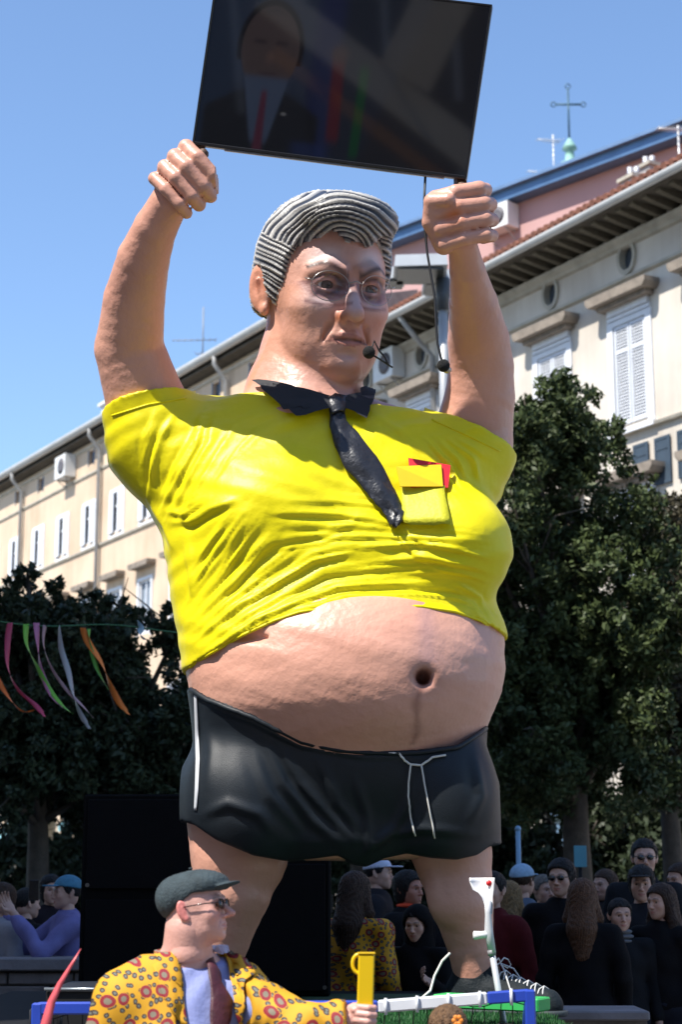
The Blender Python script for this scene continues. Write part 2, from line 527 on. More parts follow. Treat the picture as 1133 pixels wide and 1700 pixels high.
def eyeball(name, c, r, gaze, R, S, T, parent, iris=(0.12, 0.07, 0.04)):
    """sphere with white, iris and pupil rings; polar axis along the gaze"""
    n, m = 24, 22
    g = Vector(gaze).normalized(); q = g.to_track_quat('Z', 'Y').to_matrix()
    V = []; Cc = []; Fc = []
    for i in range(m + 1):
        th = math.pi * i / m
        cc = (0.008, 0.006, 0.006) if th < 0.26 else iris if th < 0.62 else tuple(0.5 * x for x in iris) if th < 0.72 else (0.72, 0.68, 0.64)
        for k in range(n):
            ph = 2 * math.pi * k / n
            p = q @ Vector((math.sin(th) * math.cos(ph), math.sin(th) * math.sin(ph), math.cos(th))) * r
            V.append(np.array(p) + c); Cc.append(cc)
    for i in range(m):
        for k in range(n):
            a = i * n + k; b = i * n + (k + 1) % n; Fc.append((a, a + n, b + n, b))
    V = (np.array(V) * S) @ R.T + T
    return mk(name, V, Fc, mat('eye_paint', (1, 1, 1), 0.25, 0.0, attr=True), parent, np.array(Cc))

def fist(f, c, A, Sd, Fv, L=1.0, k=None, thumb_side=-1, openness=0.0):
    """adds a closed hand gripping a rod that runs along A. c centre, A up along the rod, Sd towards the finger tips, Fv outward front. L: hand width in metres"""
    c = np.array(c, float); A = np.array(A, float); Sd = np.array(Sd, float); Fv = np.array(Fv, float)
    P = lambda s, fr, a: c + Sd * s * L + Fv * fr * L + A * a * L
    k = 0.03 * L if k is None else k
    f.ell(P(-0.16, -0.12, 0.0), (0.40 * L, 0.30 * L, 0.50 * L), 0.1 * L, 'u', np.stack([Sd, Fv, A], 1))
    for i in range(4):
        a = 0.375 - 0.25 * i; r = [0.128, 0.134, 0.128, 0.112][i]; e = [0.0, 0.03, 0.01, -0.04][i]
        pts = [P(-0.42, -0.02, a * 0.95), P(-0.36, 0.24 + e, a), P(-0.02, 0.36 + e, a), P(0.36 + e, 0.26, a - 0.01), P(0.46 + e, 0.02, a - 0.01), P(0.26, -0.14, a)]
        f.chain(pts, [r * L * q for q in (1.1, 1.05, 1.0, 1.0, 0.92, 0.8)], k)
    # thumb
    th = thumb_side
    f.chain([P(-0.38, 0.05, -0.35), P(-0.5, 0.2, 0.02), P(-0.42, 0.34, 0.32), P(-0.16, 0.46, 0.26)] if th < 0 else
            [P(-0.2, -0.25, -0.2), P(0.1, -0.4, 0.1), P(0.3, -0.3, 0.35), P(0.42, -0.05, 0.42)],
            [0.17 * L, 0.15 * L, 0.135 * L, 0.12 * L], k)
def open_hand(f, wrist, d, side, nrm, s=1.0, curl=0.35):
    """relaxed hand: wrist point, direction of the fingers, side towards the thumb, palm normal"""
    w_ = np.array(wrist, float); d = np.array(d, float); side = np.array(side, float); nrm = np.array(nrm, float)
    P = lambda a, b, c_: w_ + (d * a + side * b + nrm * c_) * s
    f.ell(P(0.045, 0, 0), (0.045 * s, 0.038 * s, 0.017 * s), 0.012, 'u', np.stack([d, side, nrm], 1))
    for i, (b, l) in enumerate(((0.028, 0.07), (0.01, 0.078), (-0.009, 0.073), (-0.027, 0.057))):
        c1 = curl * (0.8 + 0.15 * i)
        f.chain([P(0.07, b, 0), P(0.085 + l * 0.3, b * 1.1, c1 * l * 0.25), P(0.085 + l * 0.7, b * 1.15, c1 * l * 0.8), P(0.085 + l * 0.85, b * 1.15, c1 * l * 1.5)],
                [0.0095 * s, 0.0085 * s, 0.0078 * s, 0.0068 * s], 0.004)
    f.chain([P(0.02, 0.022, 0.004), P(0.045, 0.05, 0.012), P(0.07, 0.058, 0.022), P(0.088, 0.056, 0.03)], [0.014 * s, 0.012 * s, 0.0105 * s, 0.0085 * s], 0.006)

def hair_mesh(R, S, T, parent, style, colr, name='hair', h=0.006, noiseamp=0.0025):
    f = Field((-0.16, -0.16, -0.5 if style == 'long' else -0.2), (0.16, 0.19, 0.16), h)
    th = {'short': 0.010, 'medium': 0.016, 'long': 0.018, 'bun': 0.012}[style]
    f.ell((0, 0.01, 0.036), (0.079 + th, 0.1 + th, 0.084 + th))
    if style in ('medium', 'long'): f.ell((0, 0.035, -0.03), (0.083, 0.075, 0.09), 0.03)
    if style == 'long':
        f.chain([(0, 0.055, -0.05), (0, 0.085, -0.2), (0, 0.085, -0.36)], [0.085, 0.105, 0.07], 0.05)
        for sx in (-1, 1): f.chain([(sx * 0.075, 0.0, 0.0), (sx * 0.1, 0.005, -0.13), (sx * 0.105, -0.02, -0.27)], [0.026, 0.036, 0.022], 0.03)
    if style == 'bun': f.ell((0, 0.12, 0.06), (0.035, 0.035, 0.035), 0.01)
    if style in ('short', 'bun'): ys = [-0.2, -0.075, -0.055, -0.03, 0.0, 0.02, 0.05, 0.2]; zs = [0.066, 0.062, 0.05, 0.0, -0.01, 0.03, -0.05, -0.06]
    else: ys = [-0.2, -0.085, -0.06, -0.045, -0.02, 0.2]; zs = [0.07, 0.066, 0.045, -0.02, -0.6, -0.6]
    def reg(X, Y, Z): return np.interp(Y, ys, zs).astype(np.float32) - Z
    f.all(reg, 0.008)
    def rid(X, Y, Z): return noiseamp * np.sin(np.arctan2(X, Y) * 34 + 9 * np.sin(Z * 22) + 4 * np.sin(X * 60)) + noiseamp * np.sin(np.arctan2(X, Y + 0.01) * 71 + Z * 50)
    f.all(rid, 0, 'a')
    V, Q = f.mesh()
    V = (V * S) @ R.T + T
    return mk(name, V, Q, mat('hair_%s' % name_of(colr), colr, 0.5, 0.6, 60, 0.6, 160, spec=.3), parent)
def name_of(c): return '%02x%02x%02x' % tuple(int(255 * min(1, x)) for x in c[:3])
def cap_mesh(R, S, T, parent, colr, brim=True, knit=False):
    f = Field((-0.14, -0.24, -0.02), (0.14, 0.16, 0.17), 0.006)
    f.ell((0, 0.01, 0.04), (0.092, 0.114, 0.094))
    def reg(X, Y, Z): return (0.052 - 0.12 * (Y + 0.1) * (Y > -0.1)) - Z if not knit else (0.05 - 0.5 * np.maximum(Y + 0.08, 0)) - Z + 0 * X
    f.all(reg, 0.004)
    if brim: f.ell((0, -0.125, 0.052), (0.07, 0.07, 0.006), 0.004)
    V, Q = f.mesh(); V = (V * S) @ R.T + T
    return mk('cap', V, Q, mat('cap_%s' % name_of(colr), colr, 0.8, 0.25, 40), parent)
def sunglasses(R, S, T, parent, lens=(0.01, 0.01, 0.012)):
    b = MB()
    for sx in (-1, 1):
        pts = []
        n = 14
        for side in (0, 1):
            for k in range(n):
                t = 2 * math.pi * k / n
                pts.append((sx * 0.031 + 0.024 * math.cos(t), -0.103 - 0.004 * side + 0.25 * (abs(0.031 + sx * 0.024 * math.cos(t))) ** 1.5, 0.001 + 0.018 * math.sin(t)))
        b.add(pts, [tuple(range(n)), tuple(range(2 * n - 1, n - 1, -1))] + [((k + 1) % n, k, k + n, (k + 1) % n + n) for k in range(n)])
        b.tube([(sx * 0.052, -0.098, 0.006), (sx * 0.08, -0.06, 0.008), (sx * 0.085, 0.01, 0.006)], 0.0022, 5)
    b.tube([(-0.01, -0.105, 0.004), (0, -0.108, 0.007), (0.01, -0.105, 0.004)], 0.002, 5)
    b.v = [tuple((np.array(p) * S) @ R.T + T) for p in b.v]
    return b.build('sunglasses', mat('dark_lens', lens, 0.08, 0.0, spec=0.8), parent, True)

def person(label, loc, yaw, H=1.7, head_yaw=0.0, head_pitch=0.0, w=1.0, hair=('short', (0.03, 0.02, 0.015)), top=(0.02, 0.02, 0.025), topmat=None,
           legs=(0.02, 0.025, 0.04), skin=(0.55, 0.33, 0.25), armL=None, armR=None, cap=None, shades=False, h=0.02, hh=0.0065, group='people in the crowd behind',
           topname='jacket', hood=None, age=0.3, beard=False, scarf=None):
    """builds a standing person; yaw turns the body (0 faces the camera, -y); arms are (elbow, wrist) in body metres or None"""
    t = thing('person', label, 'person', loc, 0, group)
    s = H / 1.75
    Rb = rotz(yaw); T0 = np.array(loc, float)
    tow = lambda P: (np.asarray(P) * s) @ Rb.T + T0
    aL = armL or ((-0.255, 0.02, 1.12), (-0.25, -0.06, 0.87)); aR = armR or ((0.255, 0.02, 1.12), (0.25, -0.06, 0.87))
    allp = np.array([aL[0], aL[1], aR[0], aR[1]])
    xm = max(0.34 * w, np.abs(allp[:, 0]).max() + 0.14); ym = min(-0.26, allp[:, 1].min() - 0.14); zM = max(1.62, allp[:, 2].max() + 0.14)
    def skeleton(f, o, arms=True, torso=True, lg=True):
        if torso:
            f.ell((0, 0, 1.27), (0.165 * w + o, 0.115 * w + o, 0.2 + o), 0.0)
            f.ell((0, -0.012 * w, 1.06), (0.15 * w + o, 0.115 * w + o, 0.18 + o), 0.06)
            f.ell((0, 0.0, 0.93), (0.17 * w + o, 0.12 * w + o, 0.13 + o), 0.06)
            f.chain([(-0.15 * w, 0, 1.40), (0, 0.015, 1.44), (0.15 * w, 0, 1.40)], [0.055 + o, 0.065 + o, 0.055 + o], 0.06)
        if lg:
            for sx in (-1, 1):
                f.chain([(sx * 0.09 * w, 0, 0.9), (sx * 0.1, -0.01, 0.5), (sx * 0.1, 0.015, 0.09)], [0.086 * w + o, 0.056 + o, 0.04 + o], 0.03)
        if arms:
            for sx, a in ((-1, aL), (1, aR)):
                f.chain([(sx * 0.185 * w, 0.0, 1.395), a[0], a[1]], [0.052 + o, 0.042 + o, 0.03 + o * 0.8], 0.04)
    # body: whole figure, head and hands in finer grids of the same skin
    f = Field((-xm, ym, -0.01), (xm, 0.24, zM), max(h, 0.016))
    skeleton(f, 0.0); f.cap((0, 0.015, 1.42), (0, 0.0, 1.56), 0.054 * (0.5 + w / 2), 0.05 * (0.5 + w / 2), 0.03)
    V, Q = f.mesh(); parts = [(tow(V), Q, skin)]
    hf = build_head(hh, age, jowl=1.0 if w > 1.15 else 0)
    Vh, Qh = hf.mesh()
    Ch = face_paint(Vh, skin, browh=1.0)
    if beard: 
        a = (G(np.hypot(Vh[:, 0], Vh[:, 2] + 0.085), 0.045) * (Vh[:, 1] < -0.03) * (np.abs(Vh[:, 2] + 0.0685) > 0.007))[:, None]
        Ch = Ch * (1 - 0.7 * a) + np.array((0.05, 0.03, 0.02)) * 0.7 * a
    Rh = Rb @ rotz(head_yaw) @ rotx(head_pitch)
    hs = 0.98
    Th = tow(np.array([[0, -0.005, 1.63]]))[0]
    S = hs * s
    parts.append(((Vh * S) @ Rh.T + Th, Qh, Ch))
    for sx, a in ((-1, aL), (1, aR)):
        e, wr = np.array(a[0]), np.array(a[1]); d = (wr - e) / np.linalg.norm(wr - e)
        nrm = np.cross(d, (0, -1, 0)) * sx; nrm = nrm / max(np.linalg.norm(nrm), 1e-6); side = np.cross(nrm, d)
        if side[1] > 0: side = -side
        g = Field(wr - 0.16, wr + 0.16, 0.006)
        open_hand(g, wr - d * 0.01, d, side, -nrm * (1 if nrm @ np.array((-sx, 0, 0)) > 0 else -1), 1.0, 0.5)
        g.cap(wr - d * 0.06, wr, 0.031, 0.026, 0.01)
        Vg, Qg = g.mesh(); parts.append((tow(Vg), Qg, skin))
    V, Q, C = joinm(parts)
    body = mk('body', V, Q, mat('crowd_skin', (1, 1, 1), 0.5, 0.08, 20, attr=True), t, C)
    for sx in (-1, 1):
        eyeball('eye', np.array((sx * 0.031, -0.0765, 0.0)), 0.0118, (0, -1, 0), Rh, S, Th, t)
    # clothes
    def cloth(name, o, torso, arms, lg, reg, m, hh_=None, fold=0.006):
        f = Field((-xm - 0.05, ym - 0.05, 0.0), (xm + 0.05, 0.3, zM), hh_ or h)
        skeleton(f, o, arms, torso, lg)
        ph = rng.rand() * 6
        f.all(lambda X, Y, Z: fold * (np.sin(Z * 34 + 9 * X + ph + 2.5 * np.sin(X * 11)) * 0.6 + np.sin(Z * 17 - 13 * X + ph * 2)), 0, 'a')
        f.all(reg, 0.006)
        V, Q = f.mesh()
        return mk(name, tow(V), Q, m, t)
    def regtop(X, Y, Z):
        r = np.maximum(0.80 - Z, Z - 1.475 - 0.05 * (np.abs(X) < 0.09)) + 0 * X + 0 * Y
        for a in (aL, aR):
            e, wr = np.array(a[0]), np.array(a[1]); d = (wr - e) / np.linalg.norm(wr - e)
            q = (X - wr[0]) * d[0] + (Y - wr[1]) * d[1] + (Z - wr[2]) * d[2]
            near = np.sqrt((X - wr[0])**2 + (Y - wr[1])**2 + (Z - wr[2])**2) < 0.22
            r = np.where(near & (q > -0.02), np.maximum(r, q + 0.02), r)
        return r
    tm = topmat or mat('cloth_%s' % name_of(top), top, 0.85, 0.25, 12, 0.25, 120, spec=.12)
    cloth(topname, 0.022, True, True, False, regtop, tm)
    cloth('trousers', 0.016, True, False, True, lambda X, Y, Z: np.maximum(0.07 - Z, Z - 0.99) + 0 * X + 0 * Y, mat('cloth_%s' % name_of(legs), legs, 0.85, 0.25, 12, 0.25, 120, spec=.12), 0.022)
    f = Field((-0.2, -0.24, -0.005), (0.2, 0.12, 0.14), 0.015)
    for sx in (-1, 1):
        f.cap((sx * 0.1, 0.03, 0.05), (sx * 0.115, -0.15, 0.035), 0.045, 0.038); f.cap((sx * 0.1, 0.02, 0.08), (sx * 0.1, 0.02, 0.11), 0.048, 0.05, 0.02)
    f.all(lambda X, Y, Z: 0.0 - Z + 0 * X + 0 * Y)
    V, Q = f.mesh(); mk('shoes', tow(V), Q, mat('dark_leather', (0.03, 0.025, 0.022), 0.5), t)
    if hair: hair_mesh(Rh, S, Th, t, hair[0], hair[1])
    if cap: cap_mesh(Rh, S, Th, t, cap, brim=True)
    if shades: sunglasses(Rh, S, Th, t)
    if hood is not None:
        f = Field((-0.15, -0.15, -0.24), (0.15, 0.19, 0.17), 0.009)
        f.ell((0, 0.02, 0.03), (0.105, 0.122, 0.112)); f.cap((0, 0.03, 0.0), (0, 0.02, -0.2), 0.095, 0.12, 0.05)
        f.ell((0, -0.13, -0.02), (0.068, 0.11, 0.095), 0.015, 's'); f.ell((0, 0.0, 0.0), (0.09, 0.105, 0.1), 0.01, 's')
        V, Q = f.mesh(); mk('hood', (V * S) @ Rh.T + Th, Q, mat('cloth_%s' % name_of(hood), hood, 0.85, 0.25), t)
    if scarf is not None:
        f = Field((-0.14, -0.15, -0.24), (0.14, 0.15, -0.06), 0.009)
        for zz in (-0.115, -0.15, -0.185): f.ell((0, 0.0, zz), (0.088 + (zz < -0.14) * 0.012, 0.09, 0.024), 0.004)
        V, Q = f.mesh(); mk('scarf', (V * S) @ (Rb.T) + Th, Q, mat('cloth_%s' % name_of(scarf), scarf, 0.85, 0.25), t)
    return t, (Rh, S, Th, tow)
# ------------------------------------------------------------------ the giant figure
Y0 = 8.6
DECK = 1.03
SKIN = np.array((0.68, 0.35, 0.255))
fig = thing('giant_figure', 'giant papier-mache man in yellow referee shirt and black shorts holding up a television', 'statue', W(575, 1660, Y0) * (1, 1, 0) + (0, 0, DECK))
zz = lambda py, Y=Y0: W(566, py, Y)[2]
xx = lambda px, py, Y=Y0: W(px, py, Y)[0]
torso_tab = [  # photo row, left, right, depth in front, depth behind
 (640, 455, 580, .17, .22), (658, 405, 620, .20, .26), (680, 330, 690, .25, .30), (705, 285, 745, .29, .32), (730, 255, 775, .33, .33), (765, 245, 788, .38, .34), (800, 250, 795, .42, .35),
 (850, 265, 806, .45, .36), (900, 278, 824, .48, .38), (940, 285, 829, .50, .40), (985, 290, 812, .49, .40), (1010, 295, 820, .50, .40), (1035, 299, 830, .54, .41), (1070, 305, 837, .58, .42),
 (1110, 310, 840, .60, .43), (1150, 315, 834, .59, .44), (1185, 320, 818, .56, .45), (1215, 323, 806, .50, .45), (1250, 325, 804, .44, .44), (1300, 324, 806, .38, .42), (1350, 325, 806, .34, .40), (1400, 340, 800, .3, .36), (1440, 420, 720, .2, .26)]
tz = np.array([zz(r[0]) for r in torso_tab])[::-1]
tl = np.array([xx(r[1], r[0]) for r in torso_tab])[::-1]; tr = np.array([xx(r[2], r[0]) for r in torso_tab])[::-1]
tf = np.array([r[3] for r in torso_tab])[::-1]; tb = np.array([r[4] for r in torso_tab])[::-1]
def torso(off):
    def fn(X, Y, Z):
        z = Z[0, 0]
        l = np.interp(z, tz, tl); r = np.interp(z, tz, tr); bf = np.interp(z, tz, tf); bb = np.interp(z, tz, tb)
        a = (r - l) / 2 + off; cx = (r + l) / 2
        b = np.where(Y < Y0, bf + off, bb + off)
        u = np.abs((X - cx) / a); v = np.abs((Y - Y0) / b)
        q = (u ** 2.25 + v ** 2.25) ** (1 / 2.25)
        d = (q - 1) * np.minimum(a, b) * 0.9
        return np.maximum(d, np.maximum(Z - tz[-1], tz[0] - Z))
    return fn
bL = W(452, 850, Y0 - 0.28); bR = W(752, 905, Y0 - 0.27)
ARML = [(268, 735, 8.6, .22), (244, 672, 8.55, .205), (214, 578, 8.42, .174), (222, 500, 8.25, .151), (238, 430, 8.07, .126), (258, 378, 7.93, .105), (280, 338, 7.83, .095)]
ARMR = [(745, 790, 8.6, .22), (784, 735, 8.58, .21), (797, 660, 8.5, .178), (799, 610, 8.43, .163), (795, 565, 8.33, .152), (787, 505, 8.1, .118), (777, 450, 7.88, .084), (769, 405, 7.74, .068)]
def arm(f, tab, off=0.0, k=0.05, upto=99):
    tab = tab[:upto]
    f.chain([W(a, b, c) for a, b, c, r in tab], [r + off for a, b, c, r in tab], k)
LEGL = [(398, 1330, 8.62, .27), (397, 1420, 8.6, .235), (386, 1480, 8.58, .185), (368, 1560, 8.62, .135), (352, 1625, 8.62, .11)]
LEGR = [(728, 1330, 8.62, .255), (752, 1420, 8.58, .19), (768, 1500, 8.55, .15), (782, 1570, 8.58, .112), (790, 1625, 8.6, .098)]

# --- skin: torso, arms, legs, head
gauss = lambda *a: G(*a)
parts = []
hem_px = [(150, 1130), (300, 1118), (316, 1112), (345, 1092), (400, 1060), (450, 1037), (500, 1020), (590, 1011), (700, 1012), (760, 1021), (800, 1035), (832, 1058), (1000, 1075)]
waist_px = [(200, 1135), (318, 1140), (345, 1157), (420, 1186), (500, 1226), (560, 1241), (640, 1246), (690, 1246), (760, 1237), (806, 1206), (900, 1180)]
def curve_z(tab, Yf=8.15):
    xs = np.array([W(a, b, Yf)[0] for a, b in tab]); z = np.array([W(a, b, Yf)[2] for a, b in tab])
    return lambda x: np.interp(x, xs, z)
def curve_zs(tab):      # depth of the front surface differs with x: nearer in the middle
    pts = []
    for a, b in tab:
        u = (a - 570) / 265.0; Yf = Y0 - 0.54 * math.sqrt(max(0.0, 1 - min(1, abs(u)) ** 2.25))
        pts.append(W(a, b, Yf))
    pts = np.array(pts); return lambda x: np.interp(x, pts[:, 0], pts[:, 2])
z_hem, z_waist = curve_zs(hem_px), curve_zs(waist_px)
lo = W(270, 1460, 8.6) - (0.1, 0.75, 0.05); hi = W(870, 650, 8.6) + (0.1, 0.6, 0.02)
f = Field((lo[0], 7.88, lo[2]), (hi[0], 9.15, hi[2]), 0.014)
f.all(torso(0.0), 0, 'u')
f.ell(W(600, 1120, Y0 - 0.25), (.58, .40, .42), 0.12)
f.ell(bL, (.30, .24, .25), 0.12); f.ell(bR, (.26, .25, .24), 0.12)
def shrink(X, Y, Z):
    zh = z_hem(X[:, 0, 0])[:, None, None]; zw = z_waist(X[:, 0, 0])[:, None, None]
    return 0.035 * np.clip((Z - zh - 0.05) / 0.08, 0, 1) + 0.035 * np.clip((zw - Z - 0.03) / 0.06, 0, 1) + 0 * Y
f.all(shrink, 0, 'a')
# crease of the belly under the hem, navel, roll at the side
nav = W(703, 1124, 8.03)
f.chain([W(380, 1052, 8.15), W(430, 1058, 8.08), W(520, 1066, 8.02), (nav[0] - .1, 8.0, nav[2] + .16)], [.006, .008, .008, .004], 0.05, 's')
f.ell(nav, (.035, .09, .035), 0.05, 's')
def rough(X, Y, Z): return 0.0035 * np.sin(9 * X + 4 * np.sin(7 * Z)) * np.sin(11 * Z + 3 * X) + 0.0006 * np.sin(31 * X + 5 * np.sin(23 * Z)) + 0 * Y
f.all(rough, 0, 'a')
Vt, Qt = f.mesh()
Ct = np.tile(SKIN, (len(Vt), 1))
def paintp(C, a, col):
    a = np.atleast_1d(np.clip(a, 0, 1))[:, None]; return C * (1 - a) + np.array(col) * a
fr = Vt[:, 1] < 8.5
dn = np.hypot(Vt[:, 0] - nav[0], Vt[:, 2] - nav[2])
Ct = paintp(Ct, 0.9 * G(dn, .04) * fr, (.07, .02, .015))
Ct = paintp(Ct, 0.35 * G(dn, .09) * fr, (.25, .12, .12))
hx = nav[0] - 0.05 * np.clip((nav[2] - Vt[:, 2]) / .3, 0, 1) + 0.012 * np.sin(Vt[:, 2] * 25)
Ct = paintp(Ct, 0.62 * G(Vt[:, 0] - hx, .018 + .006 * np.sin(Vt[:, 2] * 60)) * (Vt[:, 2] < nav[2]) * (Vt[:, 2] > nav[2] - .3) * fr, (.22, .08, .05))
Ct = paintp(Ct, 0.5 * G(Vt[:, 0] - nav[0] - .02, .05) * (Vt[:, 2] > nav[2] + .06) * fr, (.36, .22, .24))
nz = np.sin(Vt[:, 0] * 5 + 2 * np.sin(Vt[:, 2] * 6)) * np.sin(Vt[:, 2] * 7 + 1)
Ct = paintp(Ct, 0.25 * np.clip(nz, 0, 1), (.72, .44, .36)); Ct = paintp(Ct, 0.25 * np.clip(-nz, 0, 1), (.62, .29, .2))
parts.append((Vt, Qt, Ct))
# arms with fists
def axes(a, b):
    A = W(*b) - W(*a); A /= np.linalg.norm(A); return A
for tab, cpx, S0, Lh, lohi in ((ARML, (311, 302, 7.74), (1, -0.15, -0.35), .276, (140, 380, 750, 215)), (ARMR, (768, 363, 7.66), (1, -0.1, 0.02), .286, (690, 880, 800, 280))):
    a0 = W(lohi[0], lohi[2], 8.5); a1 = W(lohi[1], lohi[3], 8.5)
    f = Field((a0[0], 7.3, a0[2] - .25), (a1[0], 8.9, a1[2]), 0.0095)
    arm(f, tab)
    c = W(*cpx); A = c - W(*tab[-2][:3]); A[1] *= .15; A /= np.linalg.norm(A)
    Sd = np.array(S0, float); Sd -= A * (Sd @ A); Sd /= np.linalg.norm(Sd)
    Fv = np.cross(A, Sd)
    if Fv[1] > 0: Fv = -Fv
    fist(f, c, A, Sd, Fv, Lh, None, -1 if tab is ARMR else 1)
    f.all(lambda X, Y, Z: 0.0007 * np.sin(27 * X + 6 * np.sin(19 * Z)) * np.sin(23 * Z + 8 * Y) + .002 * np.sin(9 * Z + 5 * X), 0, 'a')
    Va, Qa = f.mesh()
    n = np.sin(Va[:, 0] * 9 + 3 * np.sin(Va[:, 2] * 5)); Ca = np.tile(SKIN, (len(Va), 1))
    Ca = paintp(Ca, 0.3 * np.clip(n, 0, 1), (.55, .26, .2))
    knk = G(np.linalg.norm(Va - (c - Sd * Lh * .3 + Fv * Lh * .1), axis=1), .1)
    Ca = paintp(Ca, .12 * knk, (.45, .22, .18))
    if tab is ARMR:
        q = c - Sd * Lh * .12 + Fv * Lh * .42 + A * Lh * .0
        Ca = paintp(Ca, .8 * G(np.linalg.norm((Va - q) * (1, .6, 1.2), axis=1), .045), (.75, .2, .05))
    parts.append((Va, Qa, Ca))
# legs
a0 = W(290, 1660, 8.6); a1 = W(850, 1300, 8.6)
f = Field((a0[0], 8.25, a0[2]), (a1[0], 9.0, a1[2]), 0.012)
arm(f, LEGL); arm(f, LEGR)
f.ell(W(748, 1490, 8.47), (.10, .06, .10), 0.08); f.chain([W(725, 1440, 8.4), W(738, 1490, 8.38), W(765, 1520, 8.36)], [.004, .006, .004], .03, 's')
f.all(lambda X, Y, Z: 0.0012 * np.sin(21 * X + 6 * np.sin(17 * Z)) * np.sin(25 * Z) + 0 * Y, 0, 'a')
Vl, Ql = f.mesh(); parts.append((Vl, Ql, paintp(np.tile(SKIN, (len(Vl), 1)), 0.3 * np.clip(np.sin(Vl[:, 2] * 9 + Vl[:, 0] * 7), 0, 1), (.6, .28, .2))))
# head
HS = 3.9; HY = 8.52
RH = rotz(math.radians(23.5)) @ rotx(math.radians(14)) @ roty(math.radians(-2))
TH = W(537, 484, HY)
loc_of = lambda P: ((np.asarray(P) - TH) @ RH) / HS
def neckfn(f):
    pts = [loc_of(W(*p)) for p in ((503, 715, 8.62), (508, 660, 8.62), (515, 600, 8.62), (520, 545, 8.62))]
    f.chain(pts, [.40 / HS, .312 / HS, .262 / HS, .238 / HS], 0.007)
hf = build_head(0.0023, 1.6, neckfn, jowl=0.75, low=-0.27)
hf.chain([(-0.028, -0.1, 0.045), (-0.012, -0.104, 0.04), (0.004, -0.105, 0.043)], [.001, .0016, .001], .005, 's')
hf.chain([(0.006, -0.1, 0.018), (0.004, -0.1, 0.03)], [.001, .001], .004, 's'); hf.chain([(-0.008, -0.1, 0.016), (-0.006, -0.1, 0.03)], [.001, .001], .004, 's')
Vh, Qh = hf.mesh()
Vh[:, 0] *= 1 - .13 * np.sin(math.pi * np.clip((-Vh[:, 2] - .03) / .125, 0, 1)) * np.clip((.0 - Vh[:, 1]) / .045, 0, 1)
x, y, z = Vh.T; ax = np.abs(x); frn = (y < -0.055)
Ch = np.tile((.64, .34, .26), (len(Vh), 1)) * 1.0
Ch = paintp(Ch, .6 * np.clip((x + .02) * -12, 0, 1) * (z < .0) * (y < .0) * (z > -.1), (.50, .22, .12))          # orange cheek paint
Ch = paintp(Ch, .85 * G(np.hypot(ax - .03, (z - .037) * 1.5), .022) * frn, (.74, .62, .63))       # pale paint above the brows
Ch = paintp(Ch, .85 * G(np.hypot(ax - .034, (z + .020) * 1.8), .020) * frn, (.74, .64, .67))        # pale paint below the eyes
Ch = paintp(Ch, .8 * G(np.hypot(x, (z + .018) * .7), .012) * frn, (.66, .52, .53))                        # nose
Ch = paintp(Ch, .6 * G(np.hypot(x, (z + .092)), .012) * frn, (.66, .5, .48))                       # chin
Ch = paintp(Ch, .5 * G(np.hypot(x - .0, (z - .02)), .009) * frn, (.62, .22, .05))
for sx in (-1, 1):
    dl = np.abs((sx * x - .024) * .8 + (z + .053) * .5); Ch = paintp(Ch, .75 * G(dl, .0035) * G(z + .055, .022) * frn * (sx * x > .012), (.42, .15, .06))
    Ch = paintp(Ch, .8 * G(np.hypot(sx * x - .016, z + .04), .006) * frn, (.4, .12, .05))
    ex, ez = sx * x - .031, z
    rr = np.hypot(ex / 1.55, ez * 1.0)
    Ch = paintp(Ch, .9 * G(rr - .0115, .0036) * frn, (.06, .03, .035))
    Ch = paintp(Ch, .75 * G(rr - .016, .004) * frn * (z < .004), (.20, .10, .11))
    Ch = paintp(Ch, .7 * G(ez + .026 - 5 * ex ** 2, .0025) * (np.abs(ex) < .026) * frn, (.22, .10, .11))
    q = np.clip((sx * x - .009) / .044, 0, 1)
    zb = .0125 + .016 * np.sin(q * 2.2) ** 1.2 - .004 * q
    Ch = paintp(Ch, .93 * G(z - zb, .0030 + .0028 * (1 - q)) * (sx * x > .007) * (sx * x < .055) * (y < -.05), (.05, .03, .03))
    Ch = paintp(Ch, .8 * G(np.hypot((sx * x - .012) * .9, z - .006), .0045) * frn, (.06, .03, .035))
Ch = paintp(Ch, .8 * (np.abs(z + .068) < .0085 * (1 - (ax / .027) ** 2)) * (ax < .026) * frn, (.38, .14, .11))
Ch = paintp(Ch, .95 * G(z + .0675 + 5.5 * ax ** 2, .0018) * (ax < .029) * frn, (.05, .015, .015))
Ch = paintp(Ch, .7 * G(np.abs(x + .03 - .012 * 0) * 0 + np.abs(z + .105), .006) * frn * (ax < .03), (.5, .2, .1))
Ch = paintp(Ch, .5 * (ax > .08) * (y > -.01) * (y < .05), (.70, .28, .16))
Ch = paintp(Ch, .75 * G(np.hypot(ax - .088, np.hypot(y - .012, z - .004)), .011), (.30, .07, .03))
Ch = paintp(Ch, .2 * np.clip(np.sin(x * 70 + 3 * np.sin(z * 60)), 0, 1), (.55, .26, .2))
Vw = (Vh * HS) @ RH.T + TH
parts.append((Vw, Qh, Ch))
V, Q, C = joinm(parts)
skin_m = mat('painted_skin', (1, 1, 1), 0.42, 0.12, 3.0, 0.22, 26, attr=True, bump2=0.3, b2scale=7, rvar=0.1)
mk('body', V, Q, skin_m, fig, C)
head_only = mk('tmp_head', Vw, Qh, skin_m); bvh_head = bvh_of(head_only); bpy.data.objects.remove(head_only)
belly_only = mk('tmp_belly', Vt, Qt, skin_m); bvh_belly = bvh_of(belly_only); bpy.data.objects.remove(belly_only)
for sx in (-1, 1):
    eyeball('eye', np.array((sx * 0.031, -0.0765, 0.0)), 0.0127, (0.12 if sx < 0 else 0.09, -1, -0.14), RH, HS, TH, fig, (.10, .07, .055))

